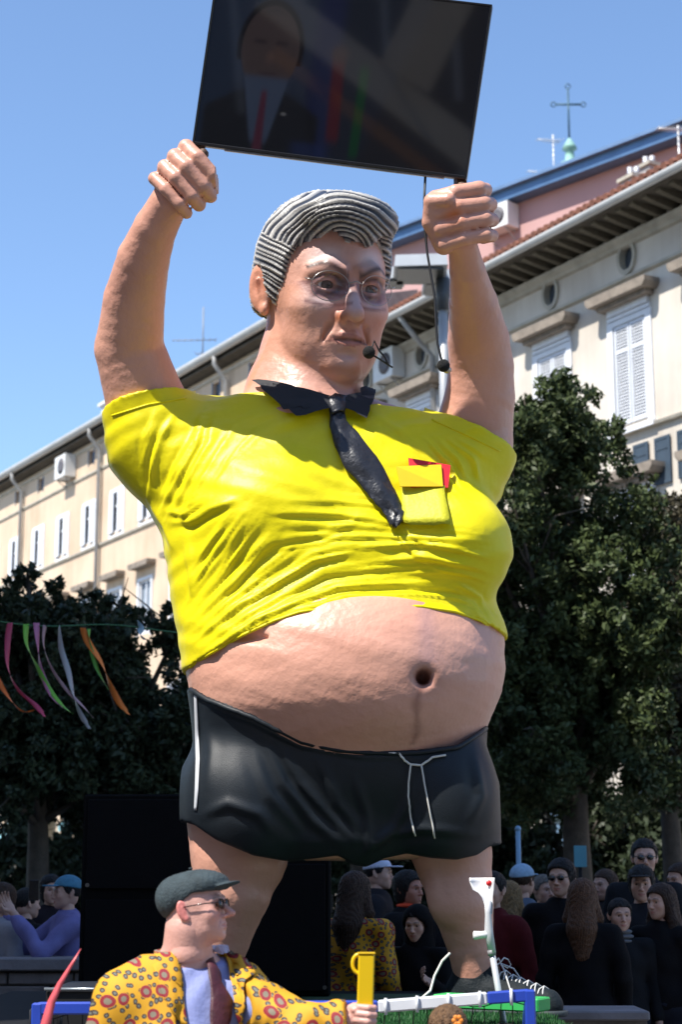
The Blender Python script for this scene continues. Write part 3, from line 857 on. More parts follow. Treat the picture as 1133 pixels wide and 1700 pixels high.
# --- hair: dark cap with sculpted locks
f = Field((-0.125, -0.135, -0.09), (0.125, 0.14, 0.15), 0.00165)
f.ell((0, 0.008, 0.038), (0.088, 0.104, 0.095))
f.ell((0.004, -0.064, 0.089), (0.066, 0.048, 0.034), 0.025)
f.ell((0, 0.04, -0.01), (0.082, 0.06, 0.06), 0.03)
ys = [-0.2, -0.085, -0.064, -0.048, -0.033, -0.012, 0.0, 0.008, 0.03, 0.04, 0.2]
zs = [0.073, 0.068, 0.056, 0.033, -0.016, -0.026, -0.018, 0.024, 0.028, -0.03, -0.05]
f.all(lambda X, Y, Z: (np.interp(Y, ys, zs) - 0.012 * G(X - 0.012, .022) * (Y < -.05) + .004 * np.sin(X * 190) * (Y < -.05) + .003 * np.sin(Y * 230)).astype(np.float32) - Z, 0.007)
Vc, Qc = f.mesh(); Nc = vnormals(Vc, Qc)
Vcw = (Vc * HS) @ RH.T + TH; Ncw = Nc @ RH.T
rel = Vcw - np.array((0, 0, CAMZ)); dep = rel[:, 1] * CP + rel[:, 2] * SP
pu = 566.5 + FPX * rel[:, 0] / dep; pv = 850 - FPX * (rel[:, 2] * CP - rel[:, 1] * SP) / dep
facing = (Ncw * rel).sum(1) < 0
wx = 2.2 * np.sin(pv * .05 + 1) + 1.3 * np.sin(pu * .11 + pv * .07); wy = 2.2 * np.sin(pu * .045 + 2) + 1.2 * np.sin(pv * .13 - pu * .05)
u_, v_ = pu + wx, pv + wy
# growth direction fields: each region has its own stripe coordinate, in photo pixels across the locks
r_sw = np.hypot((u_ - 572) / 1.08 - .12 * np.clip(v_ - 330, -20, 100) * 0, (v_ - 418) / .92)
r_cr = np.hypot(u_ - 566, (v_ - 452)) * 1.0
side_line = 384 + (u_ - 430) * .40
g_side = (v_ - side_line) * 1.0 - .0016 * (u_ - 440) ** 2 * (1 - np.clip((v_ - 400) / 120, 0, 1)) + .35 * np.clip(470 - u_, 0, 60) * np.clip((v_ - 440) / 60, 0, 1)
g_right = (v_ - 395) - .55 * (u_ - 640)
part = (u_ - 498) + (v_ - 400) * .55            # <0 left of the parting
is_side = (v_ > side_line) & (u_ < 512)
is_right = (u_ > 634) & (v_ > 392)
g = np.where(is_side, g_side, np.where(is_right, g_right, np.where(part < 0, r_cr, r_sw)))
# away from the camera the locks fall from the crown
la = np.arctan2(Vc[:, 0], Vc[:, 1] + .01); g_back = la * 150 + 6 * np.sin(Vc[:, 2] * 40) + 3 * np.sin(la * 9)
g = np.where(facing, g, g_back)
pitch = 9.2 * (1 + .12 * np.sin(g * .11))
ph = 2 * math.pi * g / 9.2 + 1.1 * np.sin(g * .17) 
ridge = .5 + .5 * np.cos(ph)
brk = .5 + .5 * np.sin(pu * .09 + g * 1.7); amp = .55 + .45 * (np.sin(g * 2.1 + pu * .03) * .5 + .5)
ridge = ridge ** .8
fine = .12 * np.cos(2 * ph + 1.3 * np.sin(pv * .1))
hgt = (ridge + fine) * amp
Vc2 = Vc + Nc * (.0034 * hgt - .0022)[:, None]
sh_ = np.clip(hgt * 2.0 - .52, 0, 1)[:, None] * (.75 + .25 * brk[:, None])
Chh = np.array((.020, .026, .045)) * (1 - sh_) + np.array((.72, .71, .69)) * sh_
hair_o = mk('hair', (Vc2 * HS) @ RH.T + TH, Qc, mat('hair_paint', (1, 1, 1), .42, .25, 9, .2, 70, attr=True), fig, Chh)

# --- glasses: thin wire, see-through lenses
gl = MB(); le = MB()
def LH(p): return (np.array(p) * HS) @ RH.T + TH
for sx in (-1, 1):
    ring = [LH((sx * .032 + .0235 * math.cos(t), -.108 + .012 * abs(.5 * (1 + sx * math.cos(t))) , -.003 + .019 * math.sin(t))) for t in np.linspace(0, 2 * math.pi, 30)]
    le.add(ring[:-1] + [tuple(np.array(p) + RH @ np.array((0, .006, 0))) for p in ring[:-1]], [tuple(range(29)), tuple(range(57, 28, -1))] + [((k + 1) % 29, k, k + 29, (k + 1) % 29 + 29) for k in range(29)])
    gl.tube(ring, .0022, 6, False)
    gl.tube([LH((sx * .0555, -.098, .003)), LH((sx * .062, -.090, .005))], .0028, 6)
gl.tube([LH((-.0095, -.108, .002)), LH((0, -.112, .005)), LH((.0095, -.108, .002))], .0035, 6)
gl.build('glasses_frame', mat('wire', (.45, .42, .40), .3, metal=.8), fig, True)
le.build('lens', glassy('lens_glass', (.97, .96, .98), .025), fig, True)

# --- shirt
lo = W(150, 1140, 8.6); hi = W(880, 625, 8.6)
f = Field((lo[0], 7.85, lo[2]), (hi[0] + .02, 9.2, hi[2]), 0.0105)
f.all(torso(0.022), 0, 'u')
f.ell(bL, (.335, .27, .275), 0.12); f.ell(bR, (.285, .275, .265), 0.12)
arm(f, ARML, .024, .12, 3); arm(f, ARMR, .024, .12, 4)
f.cap(W(262, 735, 8.6), W(330, 860, 8.6), .23, .12, .12)
f.cap(W(765, 760, 8.6), W(720, 850, 8.6), .2, .12, .12)
f.cap(W(385, 678, 8.62), W(300, 705, 8.6), .09, .13, .1); f.cap(W(620, 690, 8.62), W(735, 735, 8.6), .08, .14, .1)
f.chain([W(503, 725, 8.62), W(508, 650, 8.62), W(511, 620, 8.62)], [.40, .325, .30], .08)
def reg_shirt(X, Y, Z):
    xs = X[:, 0, 0]; r = z_hem(xs)[:, None, None] - Z + 0 * Y
    def half(p, q, s):      # keep the side below the line p-q (in x, z)
        a = W(p[0], p[1], 8.55); b = W(q[0], q[1], 8.55); dx, dz = b[0] - a[0], b[2] - a[2]; L = math.hypot(dx, dz)
        return s * ((X - a[0]) * dz - (Z - a[2]) * dx) / L + 0 * Y
    hl = -half((182, 684), (308, 655), 1); hr = -half((716, 690), (836, 744), 1)
    za, zb_ = W(430, 648, 8.3), W(612, 664, 8.3)
    nl = Z - (za[2] + (zb_[2] - za[2]) * (X - za[0]) / (zb_[0] - za[0]) - .05 * np.clip(1 - np.abs(X - W(560, 680, 8.2)[0]) / .2, 0, 1) + .0 * Y)
    nl = nl - .25 * np.clip(Y - 8.45, 0, .3)
    r = np.where((X + 0 * Y + 0 * Z > W(325, 670, 8.5)[0]) & (X + 0 * Y + 0 * Z < W(705, 670, 8.5)[0]), np.maximum(r, nl), r)
    r = np.where(X + 0 * Y + 0 * Z < W(322, 670, 8.55)[0], np.maximum(r, hl), r)
    r = np.where(X + 0 * Y + 0 * Z > W(700, 680, 8.55)[0], np.maximum(r, hr), r)
    return r
f.all(reg_shirt, 0.004)
Vs, Qs = f.mesh()
Ns = vnormals(Vs, Qs)
folds = []
def fold(pts, wd, am, Yf=8.14): folds.append((np.array([W(a, b, Yf)[[0, 2]] for a, b in pts]), wd, am))
R_ = np.random.RandomState(3)
for pts, wd, am in [
 ([(312, 985), (360, 930), (415, 865)], .022, .022), ([(314, 1005), (370, 948), (436, 872)], .018, .022), ([(318, 1022), (390, 965), (462, 893)], .02, .026),
 ([(322, 1040), (400, 985), (500, 915)], .018, .022), ([(326, 1056), (405, 1004), (520, 935), (600, 918)], .02, .024), ([(330, 1070), (420, 1018), (540, 955), (680, 938)], .016, .018),
 ([(336, 1084), (430, 1030), (560, 978), (740, 962)], .018, .02), ([(360, 1080), (450, 1030), (580, 996), (800, 990)], .015, .016), ([(322, 960), (345, 930), (380, 890)], .015, .016),
 ([(318, 935), (350, 895), (390, 860)], .014, .013), ([(470, 840), (560, 836), (650, 842)], .016, .014), ([(450, 858), (560, 856), (700, 874)], .015, .018), ([(470, 878), (600, 876), (780, 884)], .014, .015),
 ([(500, 898), (640, 894), (810, 905)], .014, .015), ([(560, 915), (690, 908), (820, 930)], .012, .013), ([(600, 935), (700, 930), (820, 950)], .014, .016), ([(640, 955), (740, 950), (815, 962)], .012, .013),
 ([(620, 975), (720, 975), (810, 982)], .013, .013), ([(450, 905), (540, 890), (620, 862)], .014, .014),
 ([(255, 665), (235, 710), (232, 750)], .018, .014), ([(285, 665), (262, 705), (244, 760), (240, 800)], .016, .018), ([(330, 668), (318, 720), (285, 775), (262, 820)], .022, .024),
 ([(350, 675), (345, 725), (310, 790), (275, 845)], .018, .022), ([(392, 682), (360, 740), (325, 800), (300, 845), (330, 862)], .02, .018), ([(275, 850), (315, 858), (350, 846), (400, 835)], .02, .022),
 ([(265, 830), (300, 845), (345, 828)], .016, .016), ([(430, 700), (395, 740), (360, 800)], .016, .009), ([(735, 705), (790, 745), (805, 790)], .014, .014), ([(715, 700), (765, 750), (790, 808)], .016, .018),
 ([(700, 705), (750, 760), (782, 822)], .016, .014), ([(690, 720), (730, 770), (775, 835)], .018, .012), ([(760, 712), (812, 742)], .012, .012), ([(620, 672), (660, 700), (700, 735)], .015, .01),
 ([(225, 790), (262, 850), (285, 900)], .02, .012), ([(300, 870), (310, 930), (318, 990)], .02, .014), ([(820, 1040), (790, 1000), (740, 985)], .014, .016), ([(828, 1025), (800, 985), (760, 970)], .012, .012),
 ([(655, 870), (700, 905), (790, 925)], .012, .012), ([(650, 880), (690, 925), (760, 945)], .012, .012)]:
    fold(pts, wd, am)
    if len(pts) >= 3:     # a finer neighbour
        o = R_.randn(2) * 4 + (3, 7); fold([(a + o[0], b + o[1]) for a, b in pts[:-1]] + [(pts[-1][0] - 10, pts[-1][1] + o[1])], wd * .5, am * .5)
        o = R_.randn(2) * 3 + (-4, -8); fold([(a + o[0], b + o[1]) for a, b in pts[1:]] , wd * .5, am * .42)
def seg_d(P, poly):
    best = np.full(len(P), 9.0); tt = np.zeros(len(P)); n = len(poly) - 1
    for i in range(n):
        a, b = poly[i], poly[i + 1]; ab = b - a; t = np.clip(((P - a) @ ab) / (ab @ ab), 0, 1); d = P - a - t[:, None] * ab
        dist = np.hypot(d[:, 0], d[:, 1]); sg = np.sign(ab[0] * d[:, 1] - ab[1] * d[:, 0]); m = dist < np.abs(best)
        best = np.where(m, dist * np.where(sg == 0, 1, sg), best); tt = np.where(m, (i + t) / n, tt)
    return best, tt
ff = Vs[:, 1] < 8.62
P2 = Vs[:, [0, 2]]; D = np.zeros(len(Vs))
for poly, wd, am in folds:
    lo_, hi_ = poly.min(0) - .1, poly.max(0) + .1
    m = ff & (P2[:, 0] > lo_[0]) & (P2[:, 0] < hi_[0]) & (P2[:, 1] > lo_[1]) & (P2[:, 1] < hi_[1])
    d, t = seg_d(P2[m], poly)
    env = np.sin(np.clip(t, .02, .98) * math.pi) ** .7
    D[m] += .62 * am * env * (np.exp(-(np.where(d > 0, d / (wd * 1.5), d / (wd * .7))) ** 2) - .45 * np.exp(-((d + wd * 1.6) / wd) ** 2))
D += (.006 * np.sin(Vs[:, 2] * 30 + 5 * np.sin(Vs[:, 0] * 6)) * (~ff)) + .0025 * np.sin(Vs[:, 0] * 21 + 7 * np.sin(Vs[:, 2] * 9))
Vs = Vs + Ns * D[:, None]
# rolled hem
yel = mat('lemon_jersey', (.80, .70, .004), .42, .06, 3, .10, 260, spec=.35, sheen=.0, bump2=.35, b2scale=9)
shirt = mk('shirt', Vs, Qs, yel, fig)
bvh_shirt = bvh_of(shirt)
hm = MB()
hp = on_curve(bvh_shirt, [(a, b - 5) for a, b in hem_px[2:-1]], 70, .002)
hm.tube(hp, .008, 6)
hm.build('hem_seam', yel, shirt, True)
for c in ([(186, 690), (245, 672), (308, 661)], [(718, 697), (775, 722), (831, 749)]):
    sl = MB(); sl.tube(on_curve(bvh_shirt, c, 24, .001), .005, 6)
    sl.build('sleeve_seam', yel, shirt, True)
body_o = bpy.data.objects['body']; bvh_neck = bvh_of(shirt, body_o)
blk = mat('collar_black', (.012, .013, .018), .7, .2, 20, .1, 200)
for rows in ([((428, 640), (440, 640)), ((440, 655), (492, 652)), ((462, 675), (545, 668)), ((493, 697), (550, 684)), ((500, 696), (520, 684))],
             [((598, 657), (614, 652)), ((572, 664), (620, 664)), ((552, 672), (617, 680)), ((566, 684), (612, 695)), ((592, 698), (606, 703))]):
    patch('collar', bvh_neck, rows, blk, shirt, 8, 5, .05, .03, smooth=False)
sat = mat('tie_satin', (.022, .024, .032), .38, .3, 10, .25, 40)
patch('tie', bvh_neck, [((541, 676), (572, 672)), ((546, 695), (570, 692)), ((546, 712), (574, 704)), ((556, 745), (596, 728)), ((572, 780), (624, 764)), ((600, 812), (645, 798)), ((622, 840), (660, 832)), ((642, 866), (674, 853)), ((655, 880), (670, 870))],
      sat, fig, 8, 5, .03, .02, wob=.006, bulge=.014)
patch('tie_knot', bvh_neck, [((539, 668), (573, 668)), ((541, 680), (572, 679)), ((547, 695), (568, 693))], sat, fig, 6, 4, .045, .03, bulge=.02)
# dangling tail of the tie
# pocket and cards
patch('pocket', bvh_shirt, [((664, 806), (735, 806)), ((668, 838), (742, 838)), ((671, 871), (748, 873))], mat('pocket_cloth', (.62, .60, .02), .6, .1, 8, .2, 60), shirt, 6, 4, .03, .012)
def card(label, pts, off, colr):
    h = [cast(bvh_shirt, a, b, 0) for a, b in pts]
    v = [p + Vector((0, -off, 0)) for p in h]
    b = MB(); b.add([tuple(p) for p in v] + [tuple(p + Vector((0, .012, 0))) for p in v], [(0, 1, 2, 3), (7, 6, 5, 4), (1, 0, 4, 5), (2, 1, 5, 6), (3, 2, 6, 7), (0, 3, 7, 4)])
    o = b.build('referee_card', mat('card_' + name_of(colr), colr, .6, .08, 10), None)
    tag(o, label, 'card', 'referee cards in the shirt pocket'); return o
card('flat red card behind the yellow card in the shirt pocket', [(678, 763), (748, 775), (744, 812), (682, 812)], .035, (.75, .015, .03))
card('flat orange-yellow card sticking out of the shirt pocket', [(658, 779), (732, 776), (735, 812), (664, 812)], .06, (.85, .55, .0))

# --- shorts
lo = W(300, 1450, 8.6); hi = W(850, 1130, 8.6)
f = Field((lo[0], 7.9, lo[2]), (hi[0], 9.2, hi[2]), 0.0125)
f.all(torso(0.010), 0, 'u')
arm(f, LEGL, .05, .06); arm(f, LEGR, .05, .06)
f.ell(W(600, 1385, 8.5), (.20, .18, .13), .1)
f.ell(W(412, 1325, 8.42), (.29, .27, .34), .07); f.ell(W(735, 1320, 8.42), (.26, .26, .34), .07)
f.ell(W(610, 1270, 8.45), (.5, .27, .24), .1)
f.chain([W(560, 1290, 8.05), W(575, 1380, 8.1), W(580, 1450, 8.2)], [.03, .07, .09], .1, 's')
hem2 = curve_z([(300, 1362), (320, 1368), (360, 1395), (420, 1420), (470, 1428), (520, 1425), (560, 1420), (585, 1432), (610, 1437), (640, 1424), (678, 1416), (720, 1424), (760, 1427), (795, 1419), (817, 1404), (850, 1398)], 8.3)
f.all(lambda X, Y, Z: np.maximum(hem2(X[:, 0, 0])[:, None, None] - Z, Z - z_waist(X[:, 0, 0])[:, None, None]) + 0 * Y, .004)
Vs, Qs = f.mesh(); Ns = vnormals(Vs, Qs); P2 = Vs[:, [0, 2]]; D = np.zeros(len(Vs)); ff = Vs[:, 1] < 8.62; folds = []
for pts, wd, am in [([(440, 1225), (470, 1300), (520, 1360), (570, 1400)], .03, .024), ([(460, 1230), (500, 1300), (545, 1350), (590, 1395)], .022, .02), ([(420, 1235), (450, 1320), (510, 1385)], .03, .014),
 ([(530, 1260), (560, 1330), (600, 1380)], .025, .018), ([(335, 1352), (380, 1335), (430, 1352), (450, 1380)], .025, .016), ([(600, 1420), (650, 1385), (700, 1375), (800, 1385)], .022, .016),
 ([(620, 1400), (660, 1370), (690, 1310)], .02, .012), ([(790, 1250), (800, 1320), (780, 1370)], .025, .014), ([(340, 1190), (350, 1250), (345, 1320)], .03, .012), ([(590, 1290), (610, 1350), (615, 1420)], .02, .014), ([(340, 1170), (420, 1200), (500, 1240), (600, 1258), (720, 1258)], .012, .010)]:
    fold(pts, wd, am, 8.2)
for poly, wd, am in folds:
    d, t = seg_d(P2, poly); env = np.sin(np.clip(t, .02, .98) * math.pi) ** .7
    D += ff * am * env * (np.exp(-(d / wd) ** 2) - .4 * np.exp(-((d + wd * 1.6) / wd) ** 2))
Vs = Vs + Ns * D[:, None]
blu = mat('shorts_cloth', (.011, .016, .022), .5, .2, 6, .15, 220, spec=.35, bump2=.06, b2scale=8)
shorts = mk('shorts', Vs, Qs, blu, fig)
bvh_sh = bvh_of(shorts)
wb = MB(); wb.tube(on_curve(bvh_sh, [(a, b + 5) for a, b in waist_px[1:]], 70, .006), .013, 6); wb.build('waistband', blu, shorts, True)
patch('side_stripe', bvh_sh, [((323.5, 1152), (328, 1152)), ((325, 1200), (331, 1200)), ((326.5, 1260), (333, 1260)), ((325, 1310), (331, 1310)), ((323.5, 1345), (328, 1345))], mat('white_tape', (.6, .62, .66), .6), shorts, 2, 6, .006, .006)
ds = MB(); wcord = mat('white_cord', (.7, .68, .62), .7)
ds.tube(on_curve(bvh_sh, [(645, 1252), (662, 1252), (680, 1269), (700, 1271), (718, 1258), (740, 1255)], 24, .012), .0055, 6)
ds.tube(on_curve(bvh_sh, [(682, 1270), (679, 1300), (681, 1340), (691, 1384)], 24, .012), .0045, 6)
ds.tube(on_curve(bvh_sh, [(700, 1271), (706, 1300), (714, 1340), (723, 1389)], 24, .012), .0045, 6)
ds.build('drawstring', wcord, shorts, True)

# --- shoes
def big_shoe(ax_, ang, name='shoe'):
    c = W(ax_, 1640, 8.6)
    R = rotz(ang) * .84; T = np.array((c[0], c[1], DECK))
    f = Field((-.22, -.62, -.01), (.22, .28, .36), .011)
    f.ell((0, 0.02, .12), (.135, .19, .13)); f.chain([(0, .03, .1), (0, -.18, .09), (0, -.40, .06)], [.135, .12, .085], .05)
    f.cap((0, .04, .12), (0, .03, .27), .125, .132, .05)
    f.all(lambda X, Y, Z: np.maximum(-Z + .012, Z - .27) + 0 * X + 0 * Y, .006)
    f.all(lambda X, Y, Z: .005 * np.sin(Y * 40) * np.sin(Z * 30) + 0 * X, 0, 'a')
    f.cap((0, .03, .2), (0, .03, .4), .1, .105, .01, 's')
    V, Q = f.mesh()
    o = mk(name, V @ R.T + T, Q, mat('shoe_canvas', (.010, .016, .02), .7, .4, 9, .3, 60, spec=.25), fig)
    f = Field((-.2, -.58, -.005), (.2, .26, .06), .011)
    f.ell((0, .03, .02), (.15, .2, .03)); f.chain([(0, .03, .02), (0, -.2, .02), (0, -.41, .02)], [.14, .135, .1], .03)
    f.all(lambda X, Y, Z: np.maximum(-Z + .001, Z - .035) + 0 * X + 0 * Y, .003)
    V, Q = f.mesh(); mk('sole', V @ R.T + T, Q, mat('sole_rubber', (.03, .04, .045), .7), o)
    b = MB(); top = lambda y: .245 + .25 * (y + .1) if y < -.1 else .245
    ys_ = np.linspace(-.13, -.36, 6)
    hgt = lambda y, x: float(np.interp(y, [-.46, -.4, -.18, -.1, 0], [.10, .15, .22, .265, .29])) - abs(x) * .5
    for i, y in enumerate(ys_):
        for sx in (-1, 1):
            b.tube([(sx * .085, y, hgt(y, .085) - .03), (sx * .045, y - .01, hgt(y - .01, .02) - .0), (0, y - .02, hgt(y - .02, 0) + .006), (-sx * .045, y - .03, hgt(y - .03, .02) - .0), (-sx * .085, y - .04, hgt(y - .04, .085) - .03)], .0045, 5)
    for sx in (-1, 1):
        b.tube([(0, -.12, .285), (sx * .04, -.125, .31), (sx * .085, -.13, .30), (sx * .115, -.135, .27), (sx * .10, -.12, .25), (sx * .05, -.11, .27), (0, -.12, .285)], .0042, 5)
        b.tube([(0, -.12, .28), (sx * .07, -.17, .25), (sx * .13, -.24, .12), (sx * .15, -.27, .03)], .005, 5)
    b.v = [tuple(np.array(p) @ R.T + T) for p in b.v]
    b.build('lace', mat('lace_white', (.6, .6, .58), .7), o, True)
big_shoe(800, math.radians(62)); big_shoe(352, math.radians(-20))
# ------------------------------------------------------------------ ground
b = MB(); b.add([(-250, -80, 0), (250, -80, 0), (250, 320, 0), (-250, 320, 0)], [(0, 1, 2, 3)])
g = b.build('ground', mat('paving', (.15, .145, .14), .85, .3, 1.5, .3, 30)); tag(g, kind='structure')

# ------------------------------------------------------------------ the long row of houses behind: local x runs along the street front, y into the wall
FTH = math.atan2(-.862, .508)
FO = (20.17, 11.89, 0)
plaster = mat('plaster_cream', (.66, .61, .53), .9, .13, .5, .15, 20, col2=(.50, .44, .37), streak=1.4)
plaster_y = mat('plaster_ochre', (.66, .52, .38), .9, .12, .45, .15, 20, col2=(.52, .38, .26), streak=1.4)
stone_t = mat('stone_trim', (.50, .46, .38), .9, .3, 3, .3, 30)
hood_m = mat('dark_stone', (.30, .25, .20), .9, .4, 5, .3, 30)
wood_d = mat('soffit_wood', (.10, .085, .065), .9, .4, 3, .2, 30)
brk_m = mat('bracket_wood', (.16, .14, .10), .9, .4, 6)
whitep = mat('white_paint', (.74, .75, .77), .6, .1, 5)
slat_m = mat('shutter_paint', (.66, .68, .72), .6, .1, 5)
glass_d = mat('window_glass', (.08, .10, .13), .12, .3, 2, spec=.8)
gut_m = mat('gutter_zinc', (.52, .52, .50), .5, .2, 2, metal=.2)
tile_m = mat('roof_tile', (.30, .12, .075), .85, .45, 5, .4, 20)
pipe_m = mat('pipe_zinc', (.40, .39, .37), .5, .25, 3)
def lobj(name, mb, m, par, loc=None, smooth=False):
    o = mb.build(name, m, par, smooth, True)
    if loc: o.location = loc
    return o
def lcopy(o, par, loc):
    c = o.copy(); COL.objects.link(c); c.parent = par; c.location = loc
    for ch in [k for k in bpy.data.objects if k.parent == o]:
        d = ch.copy(); COL.objects.link(d); d.parent = c
    return c
def shutter_leaf(b, x0, x1, z0, z1, y=-.05, mids=(0.72,)):
    fw = .055
    b.box(x0, x0 + fw, y - .03, y, z0, z1); b.box(x1 - fw, x1, y - .03, y, z0, z1)
    zs_ = [z0] + [z0 + (z1 - z0) * m_ for m_ in mids] + [z1 - fw * 1.2]
    for z_ in zs_: b.box(x0 + fw, x1 - fw, y - .03, y, z_, z_ + fw * 1.2)
def shutter_slats(b, x0, x1, z0, z1, y=-.05, n=26):
    for i in range(n):
        z_ = z0 + .07 + (z1 - z0 - .12) * i / n
        b.add([(x0 + .05, y - .025, z_), (x1 - .05, y - .025, z_), (x1 - .05, y + .004, z_ + .045), (x0 + .05, y + .004, z_ + .045),
               (x0 + .05, y - .018, z_ - .006), (x1 - .05, y - .018, z_ - .006), (x1 - .05, y + .012, z_ + .038), (x0 + .05, y + .012, z_ + .038)],
              [(0, 1, 2, 3), (7, 6, 5, 4), (1, 0, 4, 5), (2, 1, 5, 6), (3, 2, 6, 7), (0, 3, 7, 4)])

def wall_with_holes(xa, xb, za, zb, holes, depth=.28):
    """front sheet with openings, jambs going depth inwards"""
    xs = sorted(set([xa, xb] + [h[0] for h in holes] + [h[1] for h in holes])); zs_ = sorted(set([za, zb] + [h[2] for h in holes] + [h[3] for h in holes]))
    b = MB()
    for i in range(len(xs) - 1):
        for j in range(len(zs_) - 1):
            cx, cz = (xs[i] + xs[i+1]) / 2, (zs_[j] + zs_[j+1]) / 2
            if any(h[0] < cx < h[1] and h[2] < cz < h[3] for h in holes): continue
            b.add([(xs[i], 0, zs_[j]), (xs[i+1], 0, zs_[j]), (xs[i+1], 0, zs_[j+1]), (xs[i], 0, zs_[j+1])], [(0, 1, 2, 3)])
    for x0, x1, z0, z1 in holes:
        b.add([(x0, 0, z0), (x1, 0, z0), (x1, 0, z1), (x0, 0, z1), (x0, depth, z0), (x1, depth, z0), (x1, depth, z1), (x0, depth, z1)],
              [(0, 4, 5, 1), (1, 5, 6, 2), (2, 6, 7, 3), (3, 7, 4, 0)])
    # sides and back
    b.add([(xa, 0, za), (xb, 0, za), (xb, 0, zb), (xa, 0, zb), (xa, 11, za), (xb, 11, za), (xb, 11, zb), (xa, 11, zb)],
          [(0, 3, 7, 4), (1, 5, 6, 2), (4, 7, 6, 5)])
    return b

# ---- right-hand house
R_X0, R_X1 = -41.2, -16.0
hr = thing('apartment_house', 'cream apartment house on the right with oval attic windows and white louvred shutters', 'building', FO, FTH)
rx = [-38.35 + 2.7 * i for i in range(9)]          # -38.35 ... -16.75
holes = []
for x in rx:
    holes.append((x - .52, x + .52, 11.28, 13.48)); holes.append((x - .52, x + .52, 7.3, 9.6)); holes.append((x - .22, x + .22, 14.7, 15.2))
    holes.append((x - .75, x + .75, .0, 3.4))
wbm = wall_with_holes(R_X0, R_X1, 0, 15.62, holes)
lobj('wall', wbm, plaster, hr)
# glazing and shutters
W_T = None
for k, x in enumerate(rx):
    for z0, z1 in ((11.28, 13.48), (7.3, 9.6)):
        if W_T is None:
            fr_ = MB()
            for a, b_, c_, d_ in ((-.52, -.46, 0, 2.2), (.46, .52, 0, 2.2), (-.46, .46, 0, .06), (-.46, .46, 2.14, 2.2), (-.03, .03, .06, 2.14)): fr_.box(a, b_, .02, .08, c_, d_)
            fo = lobj('window', fr_, whitep, hr, (x, 0, z0))
            pn = MB(); pn.box(-.46, .46, .12, .13, .06, 2.14); lobj('pane', pn, glass_d, fo)
            for s0, s1 in ((-.50, -.012), (.012, .50)):
                sh = MB(); shutter_leaf(sh, s0, s1, .0, 2.2, -.0); shutter_slats(sh, s0, s1, 0, 2.2, -.0, 30)
                so = lobj('shutter', sh, slat_m, fo)
            W_T = fo
        else: lcopy(W_T, hr, (x, 0, z0))
# surrounds, hoods
S_T = H_T = O_T = None
for x in rx:
    if S_T is None:
        b = MB(); b.box(-.72, -.53, -.05, .0, -.12, 2.34); b.box(.53, .72, -.05, .0, -.12, 2.34); b.box(-.53, .53, -.05, 0, 2.22, 2.34); b.box(-.78, .78, -.14, 0, -.24, -.121)
        b.box(-.7, .7, -.06, 0, 2.36, 2.44); b.box(-.66, .66, -.09, 0, 2.46, 2.60)
        S_T = lobj('window_surround', b, whitep, hr, (x, 0, 11.28))
        h_ = MB(); h_.prism([(-.92, 0), (.92, 0), (1.0, .1), (1.0, .2), (-1.0, .2), (-1.0, .1)], -.42, -.001); h_.box(-.8, .8, -.25, -.002, -.1, -.002)
        H_T = lobj('hood', h_, hood_m, hr, (x, 0, 13.98))
    else:
        lcopy(S_T, hr, (x, 0, 11.28)); lcopy(H_T, hr, (x, 0, 13.98))
    lcopy(S_T, hr, (x, 0, 7.3)); lcopy(H_T, hr, (x, 0, 10.0))
for k, x in enumerate(rx):
    n = 24; b = MB(); V = []; Fc = []
    for r_, y_ in ((.30, -.001), (.30, -.06), (.22, -.06), (.22, .15)):
        for i in range(n):
            t = 2 * math.pi * i / n; V.append((r_ * 1.0 * math.cos(t), y_, r_ * 1.35 * math.sin(t)))
    for q in range(3):
        for i in range(n): a = q * n + i; c2 = q * n + (i + 1) % n; Fc.append((a, c2, c2 + n, a + n))
    # plaster infill between the oval ring and the square opening
    if k == 0:
        b.add(V, Fc); O_T = lobj('oval_window', b, stone_t, hr, (x, 0, 14.95))
        ip = MB(); Vi = []; 
        for i in range(n):
            t = 2 * math.pi * i / n; Vi += [(.215 * math.cos(t), -.004, .29 * math.sin(t)), (.31 * math.cos(t), -.004, .4 * math.sin(t))]
        gp = MB(); gp.box(-.22, .22, .12, .14, -.25, .25); lobj('pane', gp, glass_d, O_T)
    else: lcopy(O_T, hr, (x, 0, 14.95))
def run(name, prof, x0, x1, m, par):
    b = MB(); n = len(prof); b.add([(x0, y, z) for y, z in prof] + [(x1, y, z) for y, z in prof], [tuple(range(n)), tuple(range(2 * n - 1, n - 1, -1))] + [((i + 1) % n, i, i + n, (i + 1) % n + n) for i in range(n)])
    return lobj(name, b, m, par)
run('string_course', [(-.001, 14.42), (-.08, 14.46), (-.08, 14.52), (-.001, 14.55)], R_X0, R_X1, stone_t, hr)
run('string_course', [(-.001, 11.02), (-.1, 11.04), (-.12, 11.1), (-.001, 11.14)], R_X0, R_X1, stone_t, hr)
run('string_course', [(-.001, 6.6), (-.12, 6.62), (-.14, 6.75), (-.001, 6.8)], R_X0, R_X1, stone_t, hr)
run('cornice', [(-.001, 15.16), (-.08, 15.2), (-.10, 15.26), (-.18, 15.33), (-.20, 15.4), (-.001, 15.41)], R_X0, R_X1, stone_t, hr)
run('soffit', [(-.001, 15.60), (-1.05, 15.60), (-1.05, 15.64), (-.001, 15.64)], R_X0, R_X1, wood_d, hr)
B_T = None
nb = int((R_X1 - R_X0) / .42)
